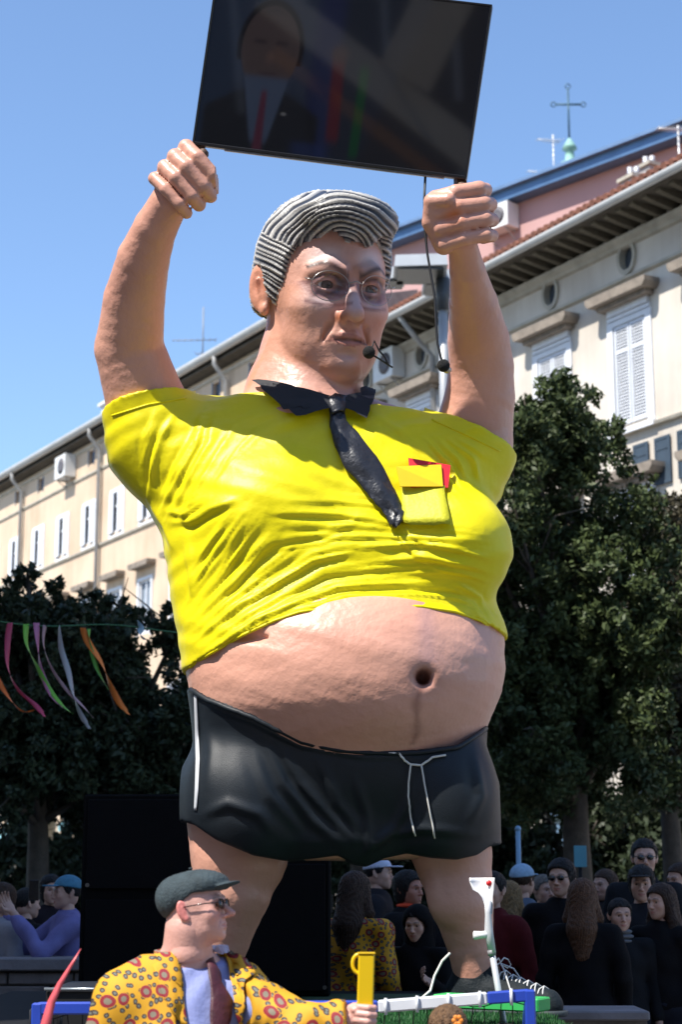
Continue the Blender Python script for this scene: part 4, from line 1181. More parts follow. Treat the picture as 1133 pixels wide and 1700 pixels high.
for i in range(nb):
    x = R_X0 + .2 + i * .42
    if B_T is None:
        b = MB(); P_ = [(-.002, 15.42), (-.30, 15.43), (-.60, 15.47), (-.92, 15.53), (-.92, 15.598), (-.002, 15.598)]
        n = len(P_); b.add([(-.07, y, z) for y, z in P_] + [(.07, y, z) for y, z in P_], [tuple(range(n)), tuple(range(2 * n - 1, n - 1, -1))] + [((q + 1) % n, q, q + n, (q + 1) % n + n) for q in range(n)])
        B_T = lobj('bracket', b, brk_m, hr, (x, 0, 0))
    else: lcopy(B_T, hr, (x, 0, 0))
b = MB(); ng = 10
V = []
for x in (R_X0, R_X1):
    for i in range(ng + 1):
        t = math.pi * i / ng; V.append((x, -1.14 - .1 * math.cos(t), 15.72 - .14 * math.sin(t) - .0))
    for i in range(ng + 1):
        t = math.pi * (1 - i / ng); V.append((x, -1.14 - .085 * math.cos(t), 15.72 - .125 * math.sin(t)))
n = 2 * ng + 2
b.add(V, [((i + 1) % n, i, i + n, (i + 1) % n + n) for i in range(n)]); lobj('gutter', b, gut_m, hr, None, True)
# tiled roof with barrel tiles along the eave
b = MB(); b.add([(R_X0, -1.04, 15.76), (R_X1, -1.04, 15.76), (R_X1, 5.5, 17.7), (R_X0, 5.5, 17.7), (R_X0, 11, 15.8), (R_X1, 11, 15.8), (R_X0, -1.04, 15.645), (R_X1, -1.04, 15.645)],
                [(0, 1, 2, 3), (3, 2, 5, 4), (0, 6, 7, 1), (0, 3, 4), (1, 5, 2)]); lobj('roof', b, tile_m, hr)
b = MB(); k = 0; x = R_X0
while x < R_X1 - .2:
    b.tube([(x + .12, -1.16, 15.84), (x + .12, .6, 16.34), (x + .12, 2.4, 16.86)], [.085 + .012 * rng.rand(), .08, .08], 6); x += .23
tt_ = lobj('roof_tiles', b, tile_m, hr); tag(tt_, kind='stuff')
# blue shutters beside the upper floor of the wing on the far right
for i, x in enumerate((-27.3, -26.62, -25.92)):
    b = MB(); shutter_leaf(b, -.24, .24, 0, 1.0, -.01); b.box(-.19, .19, -.03, -.012, .06, .95)
    lobj('blue_shutter', b, mat('blue_paint', (.04, .065, .095), .7, .2, 6), hr, (x, -.02, 9.75))
# round-headed shop openings at street level
for x in rx:
    b = MB(); n = 12
    pts = [(-.8, 0), (-.8, 3.3)] + [(.8 * math.cos(t), 3.3 + .8 * math.sin(t)) for t in np.linspace(math.pi, 0, n)] + [(.8, 0)]
    pin = [(-.62, 0), (-.62, 3.3)] + [(.62 * math.cos(t), 3.3 + .62 * math.sin(t)) for t in np.linspace(math.pi, 0, n)] + [(.62, 0)]
    m_ = len(pts); V = [(p[0], -.08, p[1]) for p in pts] + [(p[0], -.08, p[1]) for p in pin] + [(p[0], .0, p[1]) for p in pts] + [(p[0], .0, p[1]) for p in pin]
    Fc = []
    for i in range(m_ - 1): Fc += [(i, i + 1, i + 1 + m_, i + m_), (i + 2 * m_, i + 1 + 2 * m_, i + 1, i), (i + m_, i + 1 + m_, i + 1 + 3 * m_, i + 3 * m_)]
    b.add(V, Fc); do_ = lobj('arched_door', b, stone_t, hr, (x, 0, 0))
    g_ = MB(); g_.add([(p[0], -.01, p[1]) for p in pin], [tuple(range(m_))]); lobj('door_glass', g_, mat('pale_blue_glass', (.16, .26, .38), .25, .3, 1.2), do_)
    f_ = MB(); f_.box(-.62, .62, -.05, -.02, 3.05, 3.15); f_.box(-.04, .04, -.045, -.02, 0, 3.05); lobj('door_bar', f_, mat('dark_green_paint', (.03, .05, .05), .6), do_)
# rainwater pipe near the head, street lamp pole stands in front of it
b = MB(); b.tube([(-35.0, -1.1, 15.6), (-35.0, -.6, 15.1), (-35.0, -.12, 14.7), (-35.0, -.12, 3)], .07, 8); lobj('downpipe', b, pipe_m, hr, None, True)
b = MB(); b.tube([(-41.0, -1.1, 15.6), (-41.0, -.12, 14.9), (-41.0, -.12, .3)], .07, 8); lobj('downpipe', b, pipe_m, hr, None, True)

# ---- left-hand house
L_X0, L_X1 = -96.0, -41.25
hl = thing('apartment_house', 'long ochre apartment house on the left with small square attic windows and tall white windows', 'building', FO, FTH)
lx = [-93.9 + 2.53 * i for i in range(21)]
off_ = -52.5 - lx[16]; lx = [x + off_ for x in lx]
holes = []
for x in lx:
    holes += [(x - .24, x + .24, 16.72, 17.22), (x - .48, x + .48, 13.78, 15.2), (x - .48, x + .48, 9.9, 11.7), (x - .5, x + .5, 6.2, 8.1), (x - .8, x + .8, 0, 3.2)]
lobj('wall', wall_with_holes(L_X0, L_X1, 0, 17.55, holes), plaster_y, hl)
T1 = T2 = T3 = None
for k, x in enumerate(lx):
    if T1 is None:
        b = MB(); b.box(-.24, .24, .1, .12, 0, .5); b.box(-.3, -.241, -.02, .1, -.05, .55); b.box(.241, .3, -.02, .1, -.05, .55); T1 = lobj('attic_window', b, glass_d, hl, (x, 0, 16.72))
        b = MB()
        for a, b_, c_, d_ in ((-.48, -.40, 0, 1.42), (.40, .48, 0, 1.42), (-.4, .4, 0, .08), (-.4, .4, 1.34, 1.42), (-.03, .03, .08, 1.34), (-.4, -.03, .92, .98), (.03, .4, .92, .98)): b.box(a, b_, .02, .08, c_, d_)
        for a, b_, c_, d_ in ((-.62, -.481, -.1, 1.56), (.481, .62, -.1, 1.56), (-.481, .481, 1.421, 1.56), (-.66, .66, -.18, -.101)): b.box(a, b_, -.05, .0, c_, d_)
        T2 = lobj('window', b, whitep, hl, (x, 0, 13.78)); p = MB(); p.box(-.4, .4, .1, .11, .08, 1.34); lobj('pane', p, glass_d, T2)
        for s0, s1, sw in ((-.60, -.12, 1), (.12, .6, 1)):
            sh = MB(); sh.box(s0, s0 + (s1 - s0) * .74, -.085, -.055, 0, 1.42); lobj('shutter', sh, whitep, T2)
        b = MB()
        for a, b_, c_, d_ in ((-.48, -.42, 0, 1.8), (.42, .48, 0, 1.8), (-.42, .42, 0, .06), (-.42, .42, 1.74, 1.8), (-.03, .03, .06, 1.74)): b.box(a, b_, .02, .08, c_, d_)
        for a, b_, c_, d_ in ((-.6, -.481, -.1, 1.9), (.481, .6, -.1, 1.9), (-.481, .481, 1.801, 1.9)): b.box(a, b_, -.05, .0, c_, d_)
        T3 = lobj('window', b, whitep, hl, (x, 0, 9.9)); p = MB(); p.box(-.42, .42, .1, .11, .06, 1.74); lobj('pane', p, mat('bright_glass', (.35, .42, .5), .12, .3, 2, spec=.8), T3)
        h_ = MB(); h_.prism([(-.72, 0), (.72, 0), (.8, .08), (.8, .18), (-.8, .18), (-.8, .08)], -.34, -.001); H2 = lobj('hood', h_, hood_m, hl, (x, 0, 12.1))
    else:
        lcopy(T1, hl, (x, 0, 16.72)); lcopy(T2, hl, (x, 0, 13.78)); lcopy(T3, hl, (x, 0, 9.9)); lcopy(H2, hl, (x, 0, 12.1))
    lcopy(T3, hl, (x, 0, 6.2))
run('string_course', [(-.001, 13.5), (-.07, 13.53), (-.08, 13.6), (-.001, 13.63)], L_X0, L_X1, stone_t, hl)
run('string_course', [(-.001, 16.3), (-.06, 16.33), (-.06, 16.4), (-.001, 16.42)], L_X0, L_X1, stone_t, hl)
run('cornice', [(-.001, 17.3), (-.06, 17.33), (-.1, 17.4), (-.001, 17.42)], L_X0, L_X1, stone_t, hl)
run('soffit', [(-.001, 17.56), (-.42, 17.62), (-.42, 17.68), (-.001, 17.68)], L_X0, L_X1, wood_d, hl)
b = MB(); V = []
for x in (L_X0, L_X1):
    for i in range(ng + 1):
        t = math.pi * i / ng; V.append((x, -.55 - .15 * math.cos(t), 17.93 - .2 * math.sin(t)))
    for i in range(ng + 1):
        t = math.pi * (1 - i / ng); V.append((x, -.55 - .13 * math.cos(t), 17.93 - .18 * math.sin(t)))
n = 2 * ng + 2
b.add(V, [((i + 1) % n, i, i + n, (i + 1) % n + n) for i in range(n)]); lobj('gutter', b, gut_m, hl, None, True)
b = MB(); b.add([(L_X0, -.42, 17.93), (L_X1, -.42, 17.93), (L_X1, 5.5, 19.6), (L_X0, 5.5, 19.6), (L_X0, 11, 17.8), (L_X1, 11, 17.8)], [(0, 1, 2, 3), (3, 2, 5, 4), (0, 3, 4), (1, 5, 2)])
lobj('roof', b, mat('roof_grey', (.22, .21, .21), .8, .4, 4, .3, 14), hl)
for x in (-64.4, -56.5, -46.5):
    b = MB(); b.tube([(x, -.55, 17.8), (x, -.55, 17.5), (x, -.4, 17.3), (x, -.14, 17.0), (x, -.14, .3)], .075, 8); lobj('downpipe', b, pipe_m, hl, None, True)
# chimneys and skylight boxes of the left roof
b = MB(); b.box(-.3, .3, -.3, .3, 0, 1.3); b.box(-.4, .4, -.4, .4, 1.3, 1.42); CH = lobj('chimney', b, mat('chimney_white', (.7, .7, .7), .8), hl, (-58.2, 1.0, 17.9))
for x in (-57.2, -56.4, -55.5): c_ = lcopy(CH, hl, (x, 1.0, 17.9)); c_.scale = (.8, .8, .78)
# teal awnings of the shops at street level
for i, (x, z) in enumerate(((-63.9, 3.2), (-60.9, 3.4), (-67.6, 3.3), (-56.0, 3.6))):
    b = MB(); b.prism([(-1.1, 0), (1.1, 0), (1.1, .3), (-1.1, .3)], -1.0, -.9); b.add([(-1.1, -.9, .3), (1.1, -.9, .3), (1.1, -.02, .8), (-1.1, -.02, .8), (-1.1, -.9, .26), (1.1, -.9, .26), (1.1, -.02, .76), (-1.1, -.02, .76)], [(0, 1, 2, 3), (7, 6, 5, 4), (1, 0, 4, 5), (2, 1, 5, 6), (3, 2, 6, 7), (0, 3, 7, 4)])
    lobj('awning', b, mat('awning_teal', (.25, .5, .55), .8, .3, 3), hl, (x, 0, z))

def ac_unit(mtx_parent_loc, rot, size, label):
    t = thing('air_conditioner', label, 'air conditioner', mtx_parent_loc, rot, 'air conditioner boxes on the houses')
    w_, d_, h_ = size
    b = MB(); b.box(-w_/2, w_/2, -d_, 0, 0, h_); o = b.build('housing', mat('ac_white', (.72, .72, .70), .5, .1, 5), t, False, True, .01)
    b = MB(); b.lathe([(h_ * .36, -d_ - .012), (h_ * .36, -d_ - .003), (h_ * .1, -d_ - .02)], (0.12 * w_, 0, h_ * .5), 18, 'y'); b.build('fan_grille', mat('ac_grey', (.12, .11, .12), .6), t, True, True)
    for sx in (-1, 1):
        b = MB(); b.bar((sx * w_ * .35, -d_ * .9, -.03), (sx * w_ * .35, 0, -.03), .04, .04); b.bar((sx * w_ * .35, -d_ * .8, -.04), (sx * w_ * .35, 0, -.3), .03, .03); b.build('wall_bracket', pipe_m, t, False, True)
    return t
def FW(x, y, z):   # street-front coordinates to world
    return Matrix.Translation(FO) @ Matrix.Rotation(FTH, 4, 'Z') @ Vector((x, y, z))
ac_unit(FW(-59.5, -.02, 16.55), FTH, (1.0, .45, .85), 'white air conditioner under the gutter of the ochre house on the left')
ac_unit(FW(-36.9, -.02, 14.55), FTH, (.95, .4, .8), 'white air conditioner on the cream house wall just right of the giant head')

# ---- pink house behind the right-hand one
PTH = math.radians(-46.4)
c0 = W(822, 352, 47)
hp_ = thing('pink_house', 'pink rear house with a blue metal roof edge rising above the tiled eave', 'building', (c0[0], c0[1], 0), PTH)
pk = mat('pink_plaster', (.50, .30, .28), .9, .12, .4, .1, 20, streak=.8)
zt = c0[2]
b = MB(); b.box(-5.8, 30, 0, 9, 0, zt); lobj('wall', b, pk, hp_)
b = MB(); b.prism([(-6.0, zt + .005), (30.2, zt + .005), (30.2, zt + .30), (-6.0, zt + .30)], -.45, 9.2); lobj('roof_edge', b, mat('blue_metal', (.10, .19, .33), .4, .2, 3, metal=.3), hp_)
b = MB(); b.prism([(-6.1, zt + .305), (30.3, zt + .305), (30.3, zt + .40), (-6.1, zt + .40)], -.6, 9.4); lobj('roof_sheet', b, mat('blue_metal_light', (.17, .27, .42), .4, .2, 3, metal=.3), hp_)
q = W(853, 392, 46.9); loc = Matrix.Rotation(-PTH, 4, 'Z') @ (Vector(q) - Vector((c0[0], c0[1], 0)))
pos = Matrix.Translation((c0[0], c0[1], 0)) @ Matrix.Rotation(PTH, 4, 'Z') @ Vector((loc.x, -.02, loc.z))
ac_unit(pos, PTH, (1.0, .5, .72), 'white air conditioner on the pink rear wall right of the raised fist')
# dormer and chimney on the tiled roof at upper right
for nm, lab, (px, py, Y), (w_, d_, h_), ang in (('chimney', 'short white rendered chimney standing on the tiled roof at upper right', (1053, 292, 38.6), (.45, .45, .75), 0), ('chimney', 'grey metal flue box beside the rendered chimney on the roof', (1078, 258, 40), (.6, .5, .5), 0)):
    p_ = W(px, py, Y); t = thing(nm, lab, 'chimney', (p_[0], p_[1], p_[2] - .9), FTH)
    b = MB(); b.box(-w_/2, w_/2, -d_/2, d_/2, -.6, h_); b.build('stack', mat('stack_%s' % name_of((w_, d_, h_)), (.45, .42, .40), .9, .3, 4), t, False, True)
    b = MB(); b.box(-w_/2 - .06, w_/2 + .06, -d_/2 - .06, d_/2 + .06, h_ + .002, h_ + .09); b.build('cap_slab', stone_t, t, False, True)
    b = MB(); b.tube([(-.12, 0, h_ + .09), (-.12, 0, h_ + .4)], .07, 8); b.tube([(.12, 0, h_ + .09), (.12, 0, h_ + .33)], .07, 8); b.build('flue_pot', mat('flue_grey', (.5, .5, .52), .5, metal=.4), t, True, True)

# ---- church spire with cross
p_ = W(947, 262, 78)
t = thing('church_spire', 'green copper church lantern topped by an iron cross above the roofs', 'spire', (p_[0], p_[1], 0))
z0 = p_[2]
cop = mat('copper_green', (.28, .50, .42), .7, .35, 3)
b = MB(); b.lathe([(3.2, -z0), (3.2, -7), (1.2, -2.6), (.8, -1.9), (.55, -1.2), (.34, -.5), (.30, -.4), (.46, -.35), (.46, -.28), (.24, -.2), (.2, .35), (.36, .45), (.3, .6), (.12, .9), (.05, 1.0)], (0, 0, z0), 20)
lobj('spire_cone', b, cop, t, None, True)
b = MB(); b.tube([(0, 0, z0 + .9), (0, 0, z0 + 3.6)], .05, 6); b.tube([(-.62, 0, z0 + 2.75), (.62, 0, z0 + 2.75)], .05, 6)
for cx_, cz_ in ((0, 3.7), (-.72, 2.75), (.72, 2.75)):
    b.tube([(cx_ + .12 * math.cos(a), 0, z0 + cz_ + .12 * math.sin(a)) for a in np.linspace(0, 2 * math.pi, 11)], .03, 5)
lobj('cross', b, mat('iron_blue', (.06, .12, .16), .5, metal=.5), t, None, True)

def antenna(label, base, h, booms, m):
    t = thing('antenna', label, 'antenna', base)
    b = MB(); b.tube([(0, 0, 0), (0, 0, h)], .028, 6); lobj('mast', b, m, t, None, True)
    for z, ang, L, n, pl in booms:
        b = MB(); d = Vector((math.cos(ang), math.sin(ang), 0.08)); e = Vector((-math.sin(ang), math.cos(ang), 0))
        b.tube([Vector((0, 0, z)) - d * L * .7, Vector((0, 0, z)) + d * L * .3], .02, 5)
        for i in range(n):
            c_ = Vector((0, 0, z)) + d * L * (-.7 + i / (n - 1)); q = .11 + .12 * i / n; ax_ = e if pl else Vector((0, 0, 1))
            b.tube([c_ - ax_ * q, c_ + ax_ * q], .012, 4)
        lobj('boom', b, m, t, None, True)
    return t
am = mat('antenna_metal', (.62, .62, .62), .4, metal=.3)
p_ = W(921, 300, 48); antenna('pair of white television aerials on one mast left of the cross', (p_[0], p_[1], p_[2] - .5), 1.95, [(1.75, .4, .75, 9, 1), (.72, .4, 1.25, 12, 1), (.62, .2, .8, 9, 1)], am)
p_ = W(337, 560, 58); antenna('thin aerial mast on the far roof between the left arm and the head', (p_[0], p_[1], p_[2] - 1.0), 2.1, [(.9, .2, 1.5, 8, 1), (.4, 3.0, .8, 5, 1)], mat('antenna_dark', (.25, .27, .3), .5))
p_ = W(1128, 240, 40); antenna('small aerial with a row of short rods at the right edge above the roof', (p_[0], p_[1], p_[2] - 1.6), 2.1, [(2.0, .3, .8, 10, 1)], am)

# ---- street lamp with square heads beside the head
p_ = W(737, 560, 30)
t = thing('street_lamp', 'grey flood lamp post with square flat lamp boxes beside the giant head', 'street lamp', (p_[0], p_[1], 0))
zt = p_[2]
b = MB(); b.tube([(0, 0, 0), (0, 0, zt - 1.2), (0, 0, zt + .55)], [.12, .085, .085], 12); lobj('pole', b, mat('pole_grey', (.48, .49, .50), .5, .15, 2, metal=.3), t, None, True)
b = MB(); b.tube([(0, 0, zt + .5), (0, 0, zt + 1.1)], .13, 10); lobj('pole_collar', b, mat('pole_dark', (.08, .085, .09), .5), t, None, True)
for cx_, cy_, s_ in ((-.42, -.15, 1), (.05, .55, .8), (-.95, .3, .5)):
    b = MB(); z_ = zt + 1.12; a_ = .42 * s_ + .06
    b.add([(cx_ - a_, cy_ - a_, z_), (cx_ + a_, cy_ - a_, z_ + .03), (cx_ + a_, cy_ + a_, z_ + .03), (cx_ - a_, cy_ + a_, z_), (cx_ - a_ * .95, cy_ - a_ * .95, z_ + .22), (cx_ + a_ * .95, cy_ - a_ * .95, z_ + .25), (cx_ + a_ * .95, cy_ + a_ * .95, z_ + .25), (cx_ - a_ * .95, cy_ + a_ * .95, z_ + .22)],
          [(3, 2, 1, 0), (4, 5, 6, 7), (0, 1, 5, 4), (1, 2, 6, 5), (2, 3, 7, 6), (3, 0, 4, 7)])
    lo_b = lobj('lamp_box', b, mat('lamp_box_grey', (.50, .53, .56), .45, .15, 3), t)
    b = MB(); b.box(cx_ - a_ * .86, cx_ + a_ * .86, cy_ - a_ * .86, cy_ + a_ * .86, z_ - .03, z_ - .004); lobj('lamp_glass', b, mat('lamp_under', (.05, .055, .05), .35), lo_b)

# ---- unseen tall house, added at the left to shade the trees and the crowd
hs_ = thing('added_shade_house', 'tall pale house added out of view on the left to shade the trees and the crowd', 'building', (-8.2, 0, 0))
sx0, sx1, sy0, sy1, sz = -14.0, 0.0, 2.75, 20.2, 25.5
b = MB(); b.box(sx0, sx1, sy0, sy1, 0, sz); lobj('wall', b, plaster, hs_)
b = MB(); b.prism([(sx0 - .3, sz + .003), (sx1 + .2, sz + .003), (-7.5, sz + 2.0)], sy0 - .1, sy1 + .5); lobj('roof', b, tile_m, hs_)
WT = None
for fl in range(5):
    for i in range(6):
        y_ = sy0 + 1.6 + i * 2.85; z_ = 1.4 + fl * 4.8
        if WT is None:
            b = MB(); b.box(.003, .05, -.62, .62, -.08, 2.2); WT = lobj('window', b, whitep, hs_, (sx1, y_, z_))
            b = MB(); b.box(.053, .06, -.5, .5, .05, 2.08); lobj('pane', b, glass_d, WT)
        else: lcopy(WT, hs_, (sx1, y_, z_))

dkp = mat('plaster_grey', (.16, .15, .14), .9, .2, .5)
hb_ = thing('added_dark_house', 'long dark grey house added behind the viewer to darken the television reflection', 'building', (0, -18.0, 0))  # added behind the camera: keeps the screen reflection dark and cuts sky fill
b = MB(); b.box(-34, 26, -30, -18, 0, 17); lobj('wall', b, dkp, hb_).location = (0, 18, 0)
b = MB(); b.box(-34.5, 26.5, -31, -17.2, 17.003, 17.4); lobj('eave', b, wood_d, hb_).location = (0, 18, 0)
WB = None
for fl in range(4):
    for i in range(20):
        if WB is None:
            b = MB(); b.box(-.6, .6, .003, .05, 0, 2.1); WB = lobj('window', b, glass_d, hb_, (-32 + i * 3, 0, 1.3 + fl * 3.6))
            b = MB(); b.box(-.75, -.61, .003, .08, -.1, 2.2); b.box(.61, .75, .003, .08, -.1, 2.2); lobj('window_surround', b, whitep, WB)
        else: lcopy(WB, hb_, (-32 + i * 3, 0, 1.3 + fl * 3.6))
bo_ = thing('added_reflection_boards', 'cream and orange boards added behind the viewer as streaks for the television reflection', 'boards', (-3.3, -8, 0))  # unseen boards, added only to put diagonal reflected streaks on the screen
crm = mat('cream_board', (.70, .62, .50), .7, .1, 2)
for nm, p0, p1, w_, m_ in (('wide_board', (-5.0, -8, 6.5), (-1.9, -8, 3.95), .34, crm), ('narrow_board', (-5.0, -8.05, 5.75), (-2.3, -8.05, 3.6), .12, mat('orange_board', (.45, .22, .10), .7)), ('upper_board', (-3.15, -8.02, 5.3), (-2.2, -8.02, 6.9), .5, crm)):
    p0 = np.array(p0); p1 = np.array(p1); d_ = (p1 - p0) / np.linalg.norm(p1 - p0); n_ = np.array((.2, .55, .95)); n_ -= d_ * (n_ @ d_); n_ /= np.linalg.norm(n_); q_ = np.cross(n_, d_)
    V = [p + q_ * w_ * a_ + n_ * c_ for p in (p0, p1) for a_, c_ in ((-1, -.02), (1, -.02), (1, .02), (-1, .02))]
    b = MB(); b.add(V, [(3, 2, 1, 0), (4, 5, 6, 7), (0, 1, 5, 4), (1, 2, 6, 5), (2, 3, 7, 6), (3, 0, 4, 7)]); b.build(nm, m_, bo_)
for x in (-4.6, -2.2):
    b = MB(); b.bar((x, -8.3, 0), (x, -8.3, 5.9 if x < -4 else 4.6), .1, .1); b.build('support_post', wood_d, bo_)
# ------------------------------------------------------------------ trees
def leaf_mat(name, c1, c2):
    if name in MATS: return MATS[name]
    m = mat(name, c1, .5, .5, 1.2, col2=c2, spec=.2); return m
def tree(label, base, clumps, n_leaf, size, lm, trunk_r=.16, seed=1, fork=2.2, group='evergreen trees on the square'):
    """clumps: (x, y, z, r) in world metres relative to the base"""
    R = np.random.RandomState(seed)
    t = thing('tree', label, 'tree', base, 0, group)
    cl = np.array(clumps, float); wgt = cl[:, 3] ** 2; wgt /= wgt.sum()
    # every clump is broken up in smaller tufts
    tf_ = []
    for c in cl:
        m_ = int(10 + 26 * c[3])
        for _ in range(m_):
            d = R.randn(3); d /= np.linalg.norm(d); tf_.append((*(c[:3] + d * c[3] * (R.rand() ** .45)), c[3] * (.16 + .2 * R.rand())))
    tf_ = np.array(tf_); w2 = tf_[:, 3] ** 1.6; w2 /= w2.sum()
    idx = R.choice(len(tf_), n_leaf, p=w2)
    d = R.randn(n_leaf, 3); d /= np.linalg.norm(d, axis=1)[:, None]
    P = tf_[idx, :3] + d * tf_[idx, 3:4] * (R.rand(n_leaf, 1) ** .4) * (1 + .35 * (R.rand(n_leaf, 1) < .1))
    a = R.randn(n_leaf, 3) + d * .5; a[:, 2] += .1; a /= np.linalg.norm(a, axis=1)[:, None]
    bb = np.cross(a, R.randn(n_leaf, 3)); bb /= np.linalg.norm(bb, axis=1)[:, None]
    cc = np.cross(a, bb)
    s = (size * (.6 + .8 * R.rand(n_leaf, 1)))
    V = np.stack([P - a * s, P - bb * s * .42 + cc * s * .06, P + a * s, P + bb * s * .42 + cc * s * .06], 1).reshape(-1, 3)
    Fq = np.arange(4 * n_leaf).reshape(-1, 4)
    cr = mk('crown', V, Fq, lm, t, None, False, True)
    tr_ = MB(); top = cl[np.argmax(cl[:, 2])]
    tr_.tube([(0, 0, -.05), (.03, 0, fork * .5), (.0, .02, fork), (top[0] * .4, top[1] * .4, fork + (top[2] - fork) * .5), (top[0], top[1], top[2])], [trunk_r * 1.25, trunk_r, trunk_r * .85, trunk_r * .45, .02], 9)
    bark = mat('bark', (.10, .08, .06), .9, .4, 8, .6, 30)
    tr_o = tr_.build('trunk', bark, t, True, True)
    for c in cl[:26]:
        z0_ = fork + max(0, (c[2] - fork)) * .35; k_ = (z0_ - fork) / max(top[2] - fork, .1)
        p0 = np.array((top[0] * .5 * k_, top[1] * .5 * k_, z0_)); p1 = c[:3]; mid = (p0 + p1) / 2 + (0, 0, .15 + .1 * R.randn())
        b = MB(); b.tube([p0, mid, p1, p1 + (p1 - mid) * .4], [trunk_r * .4, trunk_r * .26, .02, .006], 6)
        for _ in range(3):
            e = p1 + R.randn(3) * c[3] * .7; b.tube([mid * .4 + p1 * .6, (p1 + e) / 2 + (0, 0, .05), e], [.018, .012, .004], 5)
        b.build('limb', bark, t, True, True)
    return t
def clumps_px(base, env, Y, R, n, rmin, rmax, dy):
    """env: (photo row, left, right); clumps fill it at depth Y"""
    out = []; rows = np.array(env, float)
    while len(out) < n:
        py = R.uniform(rows[0, 0], rows[-1, 0]); l = np.interp(py, rows[:, 0], rows[:, 1]); r = np.interp(py, rows[:, 0], rows[:, 2]); px = R.uniform(l, r)
        rad = R.uniform(rmin, rmax); m_ = rad / mpp(py, Y)
        if px - m_ * .8 < l or px + m_ * .8 > r:
            if R.rand() < .8: px = np.clip(px, l + m_ * .8, max(r - m_ * .8, l + m_ * .8))
        y = Y + R.uniform(-dy, dy); p_ = W(px, py, Y); out.append((p_[0] - base[0], y - base[1], p_[2] - base[2], rad))
    return out
RT = np.random.RandomState(11)
leaf_a = leaf_mat('oak_leaf', (.075, .10, .035), (.035, .05, .02)); leaf_b = leaf_mat('oak_leaf_dark', (.045, .06, .028), (.02, .03, .016)); leaf_c = leaf_mat('oak_leaf_brown', (.07, .06, .03), (.035, .03, .018))
YT = 22.0
bs = (W(960, 1480, YT)[0], YT, 0)
cs = clumps_px(bs, [(705, 870, 965), (745, 835, 1005), (800, 800, 1045), (860, 780, 1075), (930, 770, 1105), (1000, 760, 1125), (1100, 760, 1125), (1180, 770, 1110), (1250, 780, 1100), (1330, 800, 1080)], YT, RT, 125, .3, .58, 1.4)
for a, b_, r_ in ((938, 655, .16), (905, 682, .2), (960, 700, .2), (1003, 700, .15), (862, 705, .18), (1025, 745, .18), (1045, 790, .18), (830, 715, .16), (985, 670, .12), (1075, 850, .2)):
    p_ = W(a, b_, YT); cs.append((p_[0] - bs[0], RT.uniform(-.4, .4), p_[2], r_))
tree('large dark holm oak with a pointed leafy top in front of the cream house', bs, cs, 150000, .047, leaf_a, .2, 5)
YT = 24.5; bs = (W(1120, 1480, YT)[0], YT, 0)
cs = clumps_px(bs, [(860, 1070, 1150), (930, 1050, 1200), (1020, 1030, 1260), (1120, 1040, 1260), (1210, 1050, 1230), (1300, 1060, 1200)], YT, RT, 42, .3, .6, 1.0)
for a, b_, r_ in ((1075, 820, .16), (1088, 870, .22), (1120, 900, .24), (1060, 880, .2), (1133, 930, .25)):
    p_ = W(a, b_, YT); cs.append((p_[0] - bs[0], 0, p_[2], r_))
tree('dark oak cut by the right edge of the picture, lower than its neighbour', bs, cs, 52000, .05, leaf_c, .17, 6)
YT = 21; bs = (W(60, 1480, YT)[0], YT, 0)
cs = clumps_px(bs, [(1035, -20, 110), (1065, -60, 140), (1100, -60, 170), (1180, -60, 180), (1340, -60, 180)], YT, RT, 52, .28, .5, 1.0)
for a, b_, r_ in ((45, 950, .17), (20, 985, .2), (70, 985, .2), (95, 975, .13), (5, 1000, .2), (110, 1010, .16)):
    p_ = W(a, b_, YT); cs.append((p_[0] - bs[0], RT.uniform(-.2, .2), p_[2], r_))
tree('dark clipped tree at the left edge, ribbons hanging before it', bs, cs, 52000, .05, leaf_b, .15, 7)
YT = 21.5; bs = (W(215, 1480, YT)[0], YT, 0)
cs = clumps_px(bs, [(1062, 100, 330), (1085, 90, 350), (1130, 90, 350), (1220, 90, 350), (1340, 100, 350)], YT, RT, 56, .28, .5, 1.0)
for a, b_, r_ in ((150, 985, .17), (185, 1000, .15), (205, 1005, .12), (240, 1020, .16), (290, 1015, .2), (170, 1015, .2), (125, 1010, .15)):
    p_ = W(a, b_, YT); cs.append((p_[0] - bs[0], RT.uniform(-.2, .2), p_[2], r_))
tree('dark clipped tree behind the giant, between the left tree and the shorts', bs, cs, 56000, .05, leaf_b, .15, 8)
YT = 24; bs = (W(600, 1480, YT)[0], YT, 0)
cs = clumps_px(bs, [(1100, 380, 800), (1200, 330, 830), (1330, 340, 830), (1380, 400, 780)], YT, RT, 44, .35, .6, .9)
tree('dark tree hidden mostly behind the giant, seen below the shorts', bs, cs, 26000, .075, leaf_b, .18, 9)
# far row of bushes that closes the square
for k, (px, Y, lab, hh_) in enumerate(((-10, 30, 'dark bush far behind the people at the left edge', 2.6), (180, 31, 'dark bush far behind the black loudspeaker', 4.2), (480, 30, 'dark bush far behind the legs of the giant', 4.0), (700, 31, 'dark bush far behind the right knee of the giant', 4.0),
        (860, 30, 'dark bush far behind the blue cap', 3.6), (985, 28.5, 'dark bush behind the street lantern', 3.0), (1125, 28.5, 'dark bush at the right edge behind the tall man', 2.3))):
    bs = (W(px, 1480, Y)[0], Y, 0); cs = [(RT.uniform(-1.3, 1.3), RT.uniform(-.5, .5), RT.uniform(.4, hh_), RT.uniform(.4, .7)) for _ in range(34)]
    tree(lab, bs, cs, 20000, .08, leaf_b, .08, 20 + k, .5, 'low bushes closing the square')
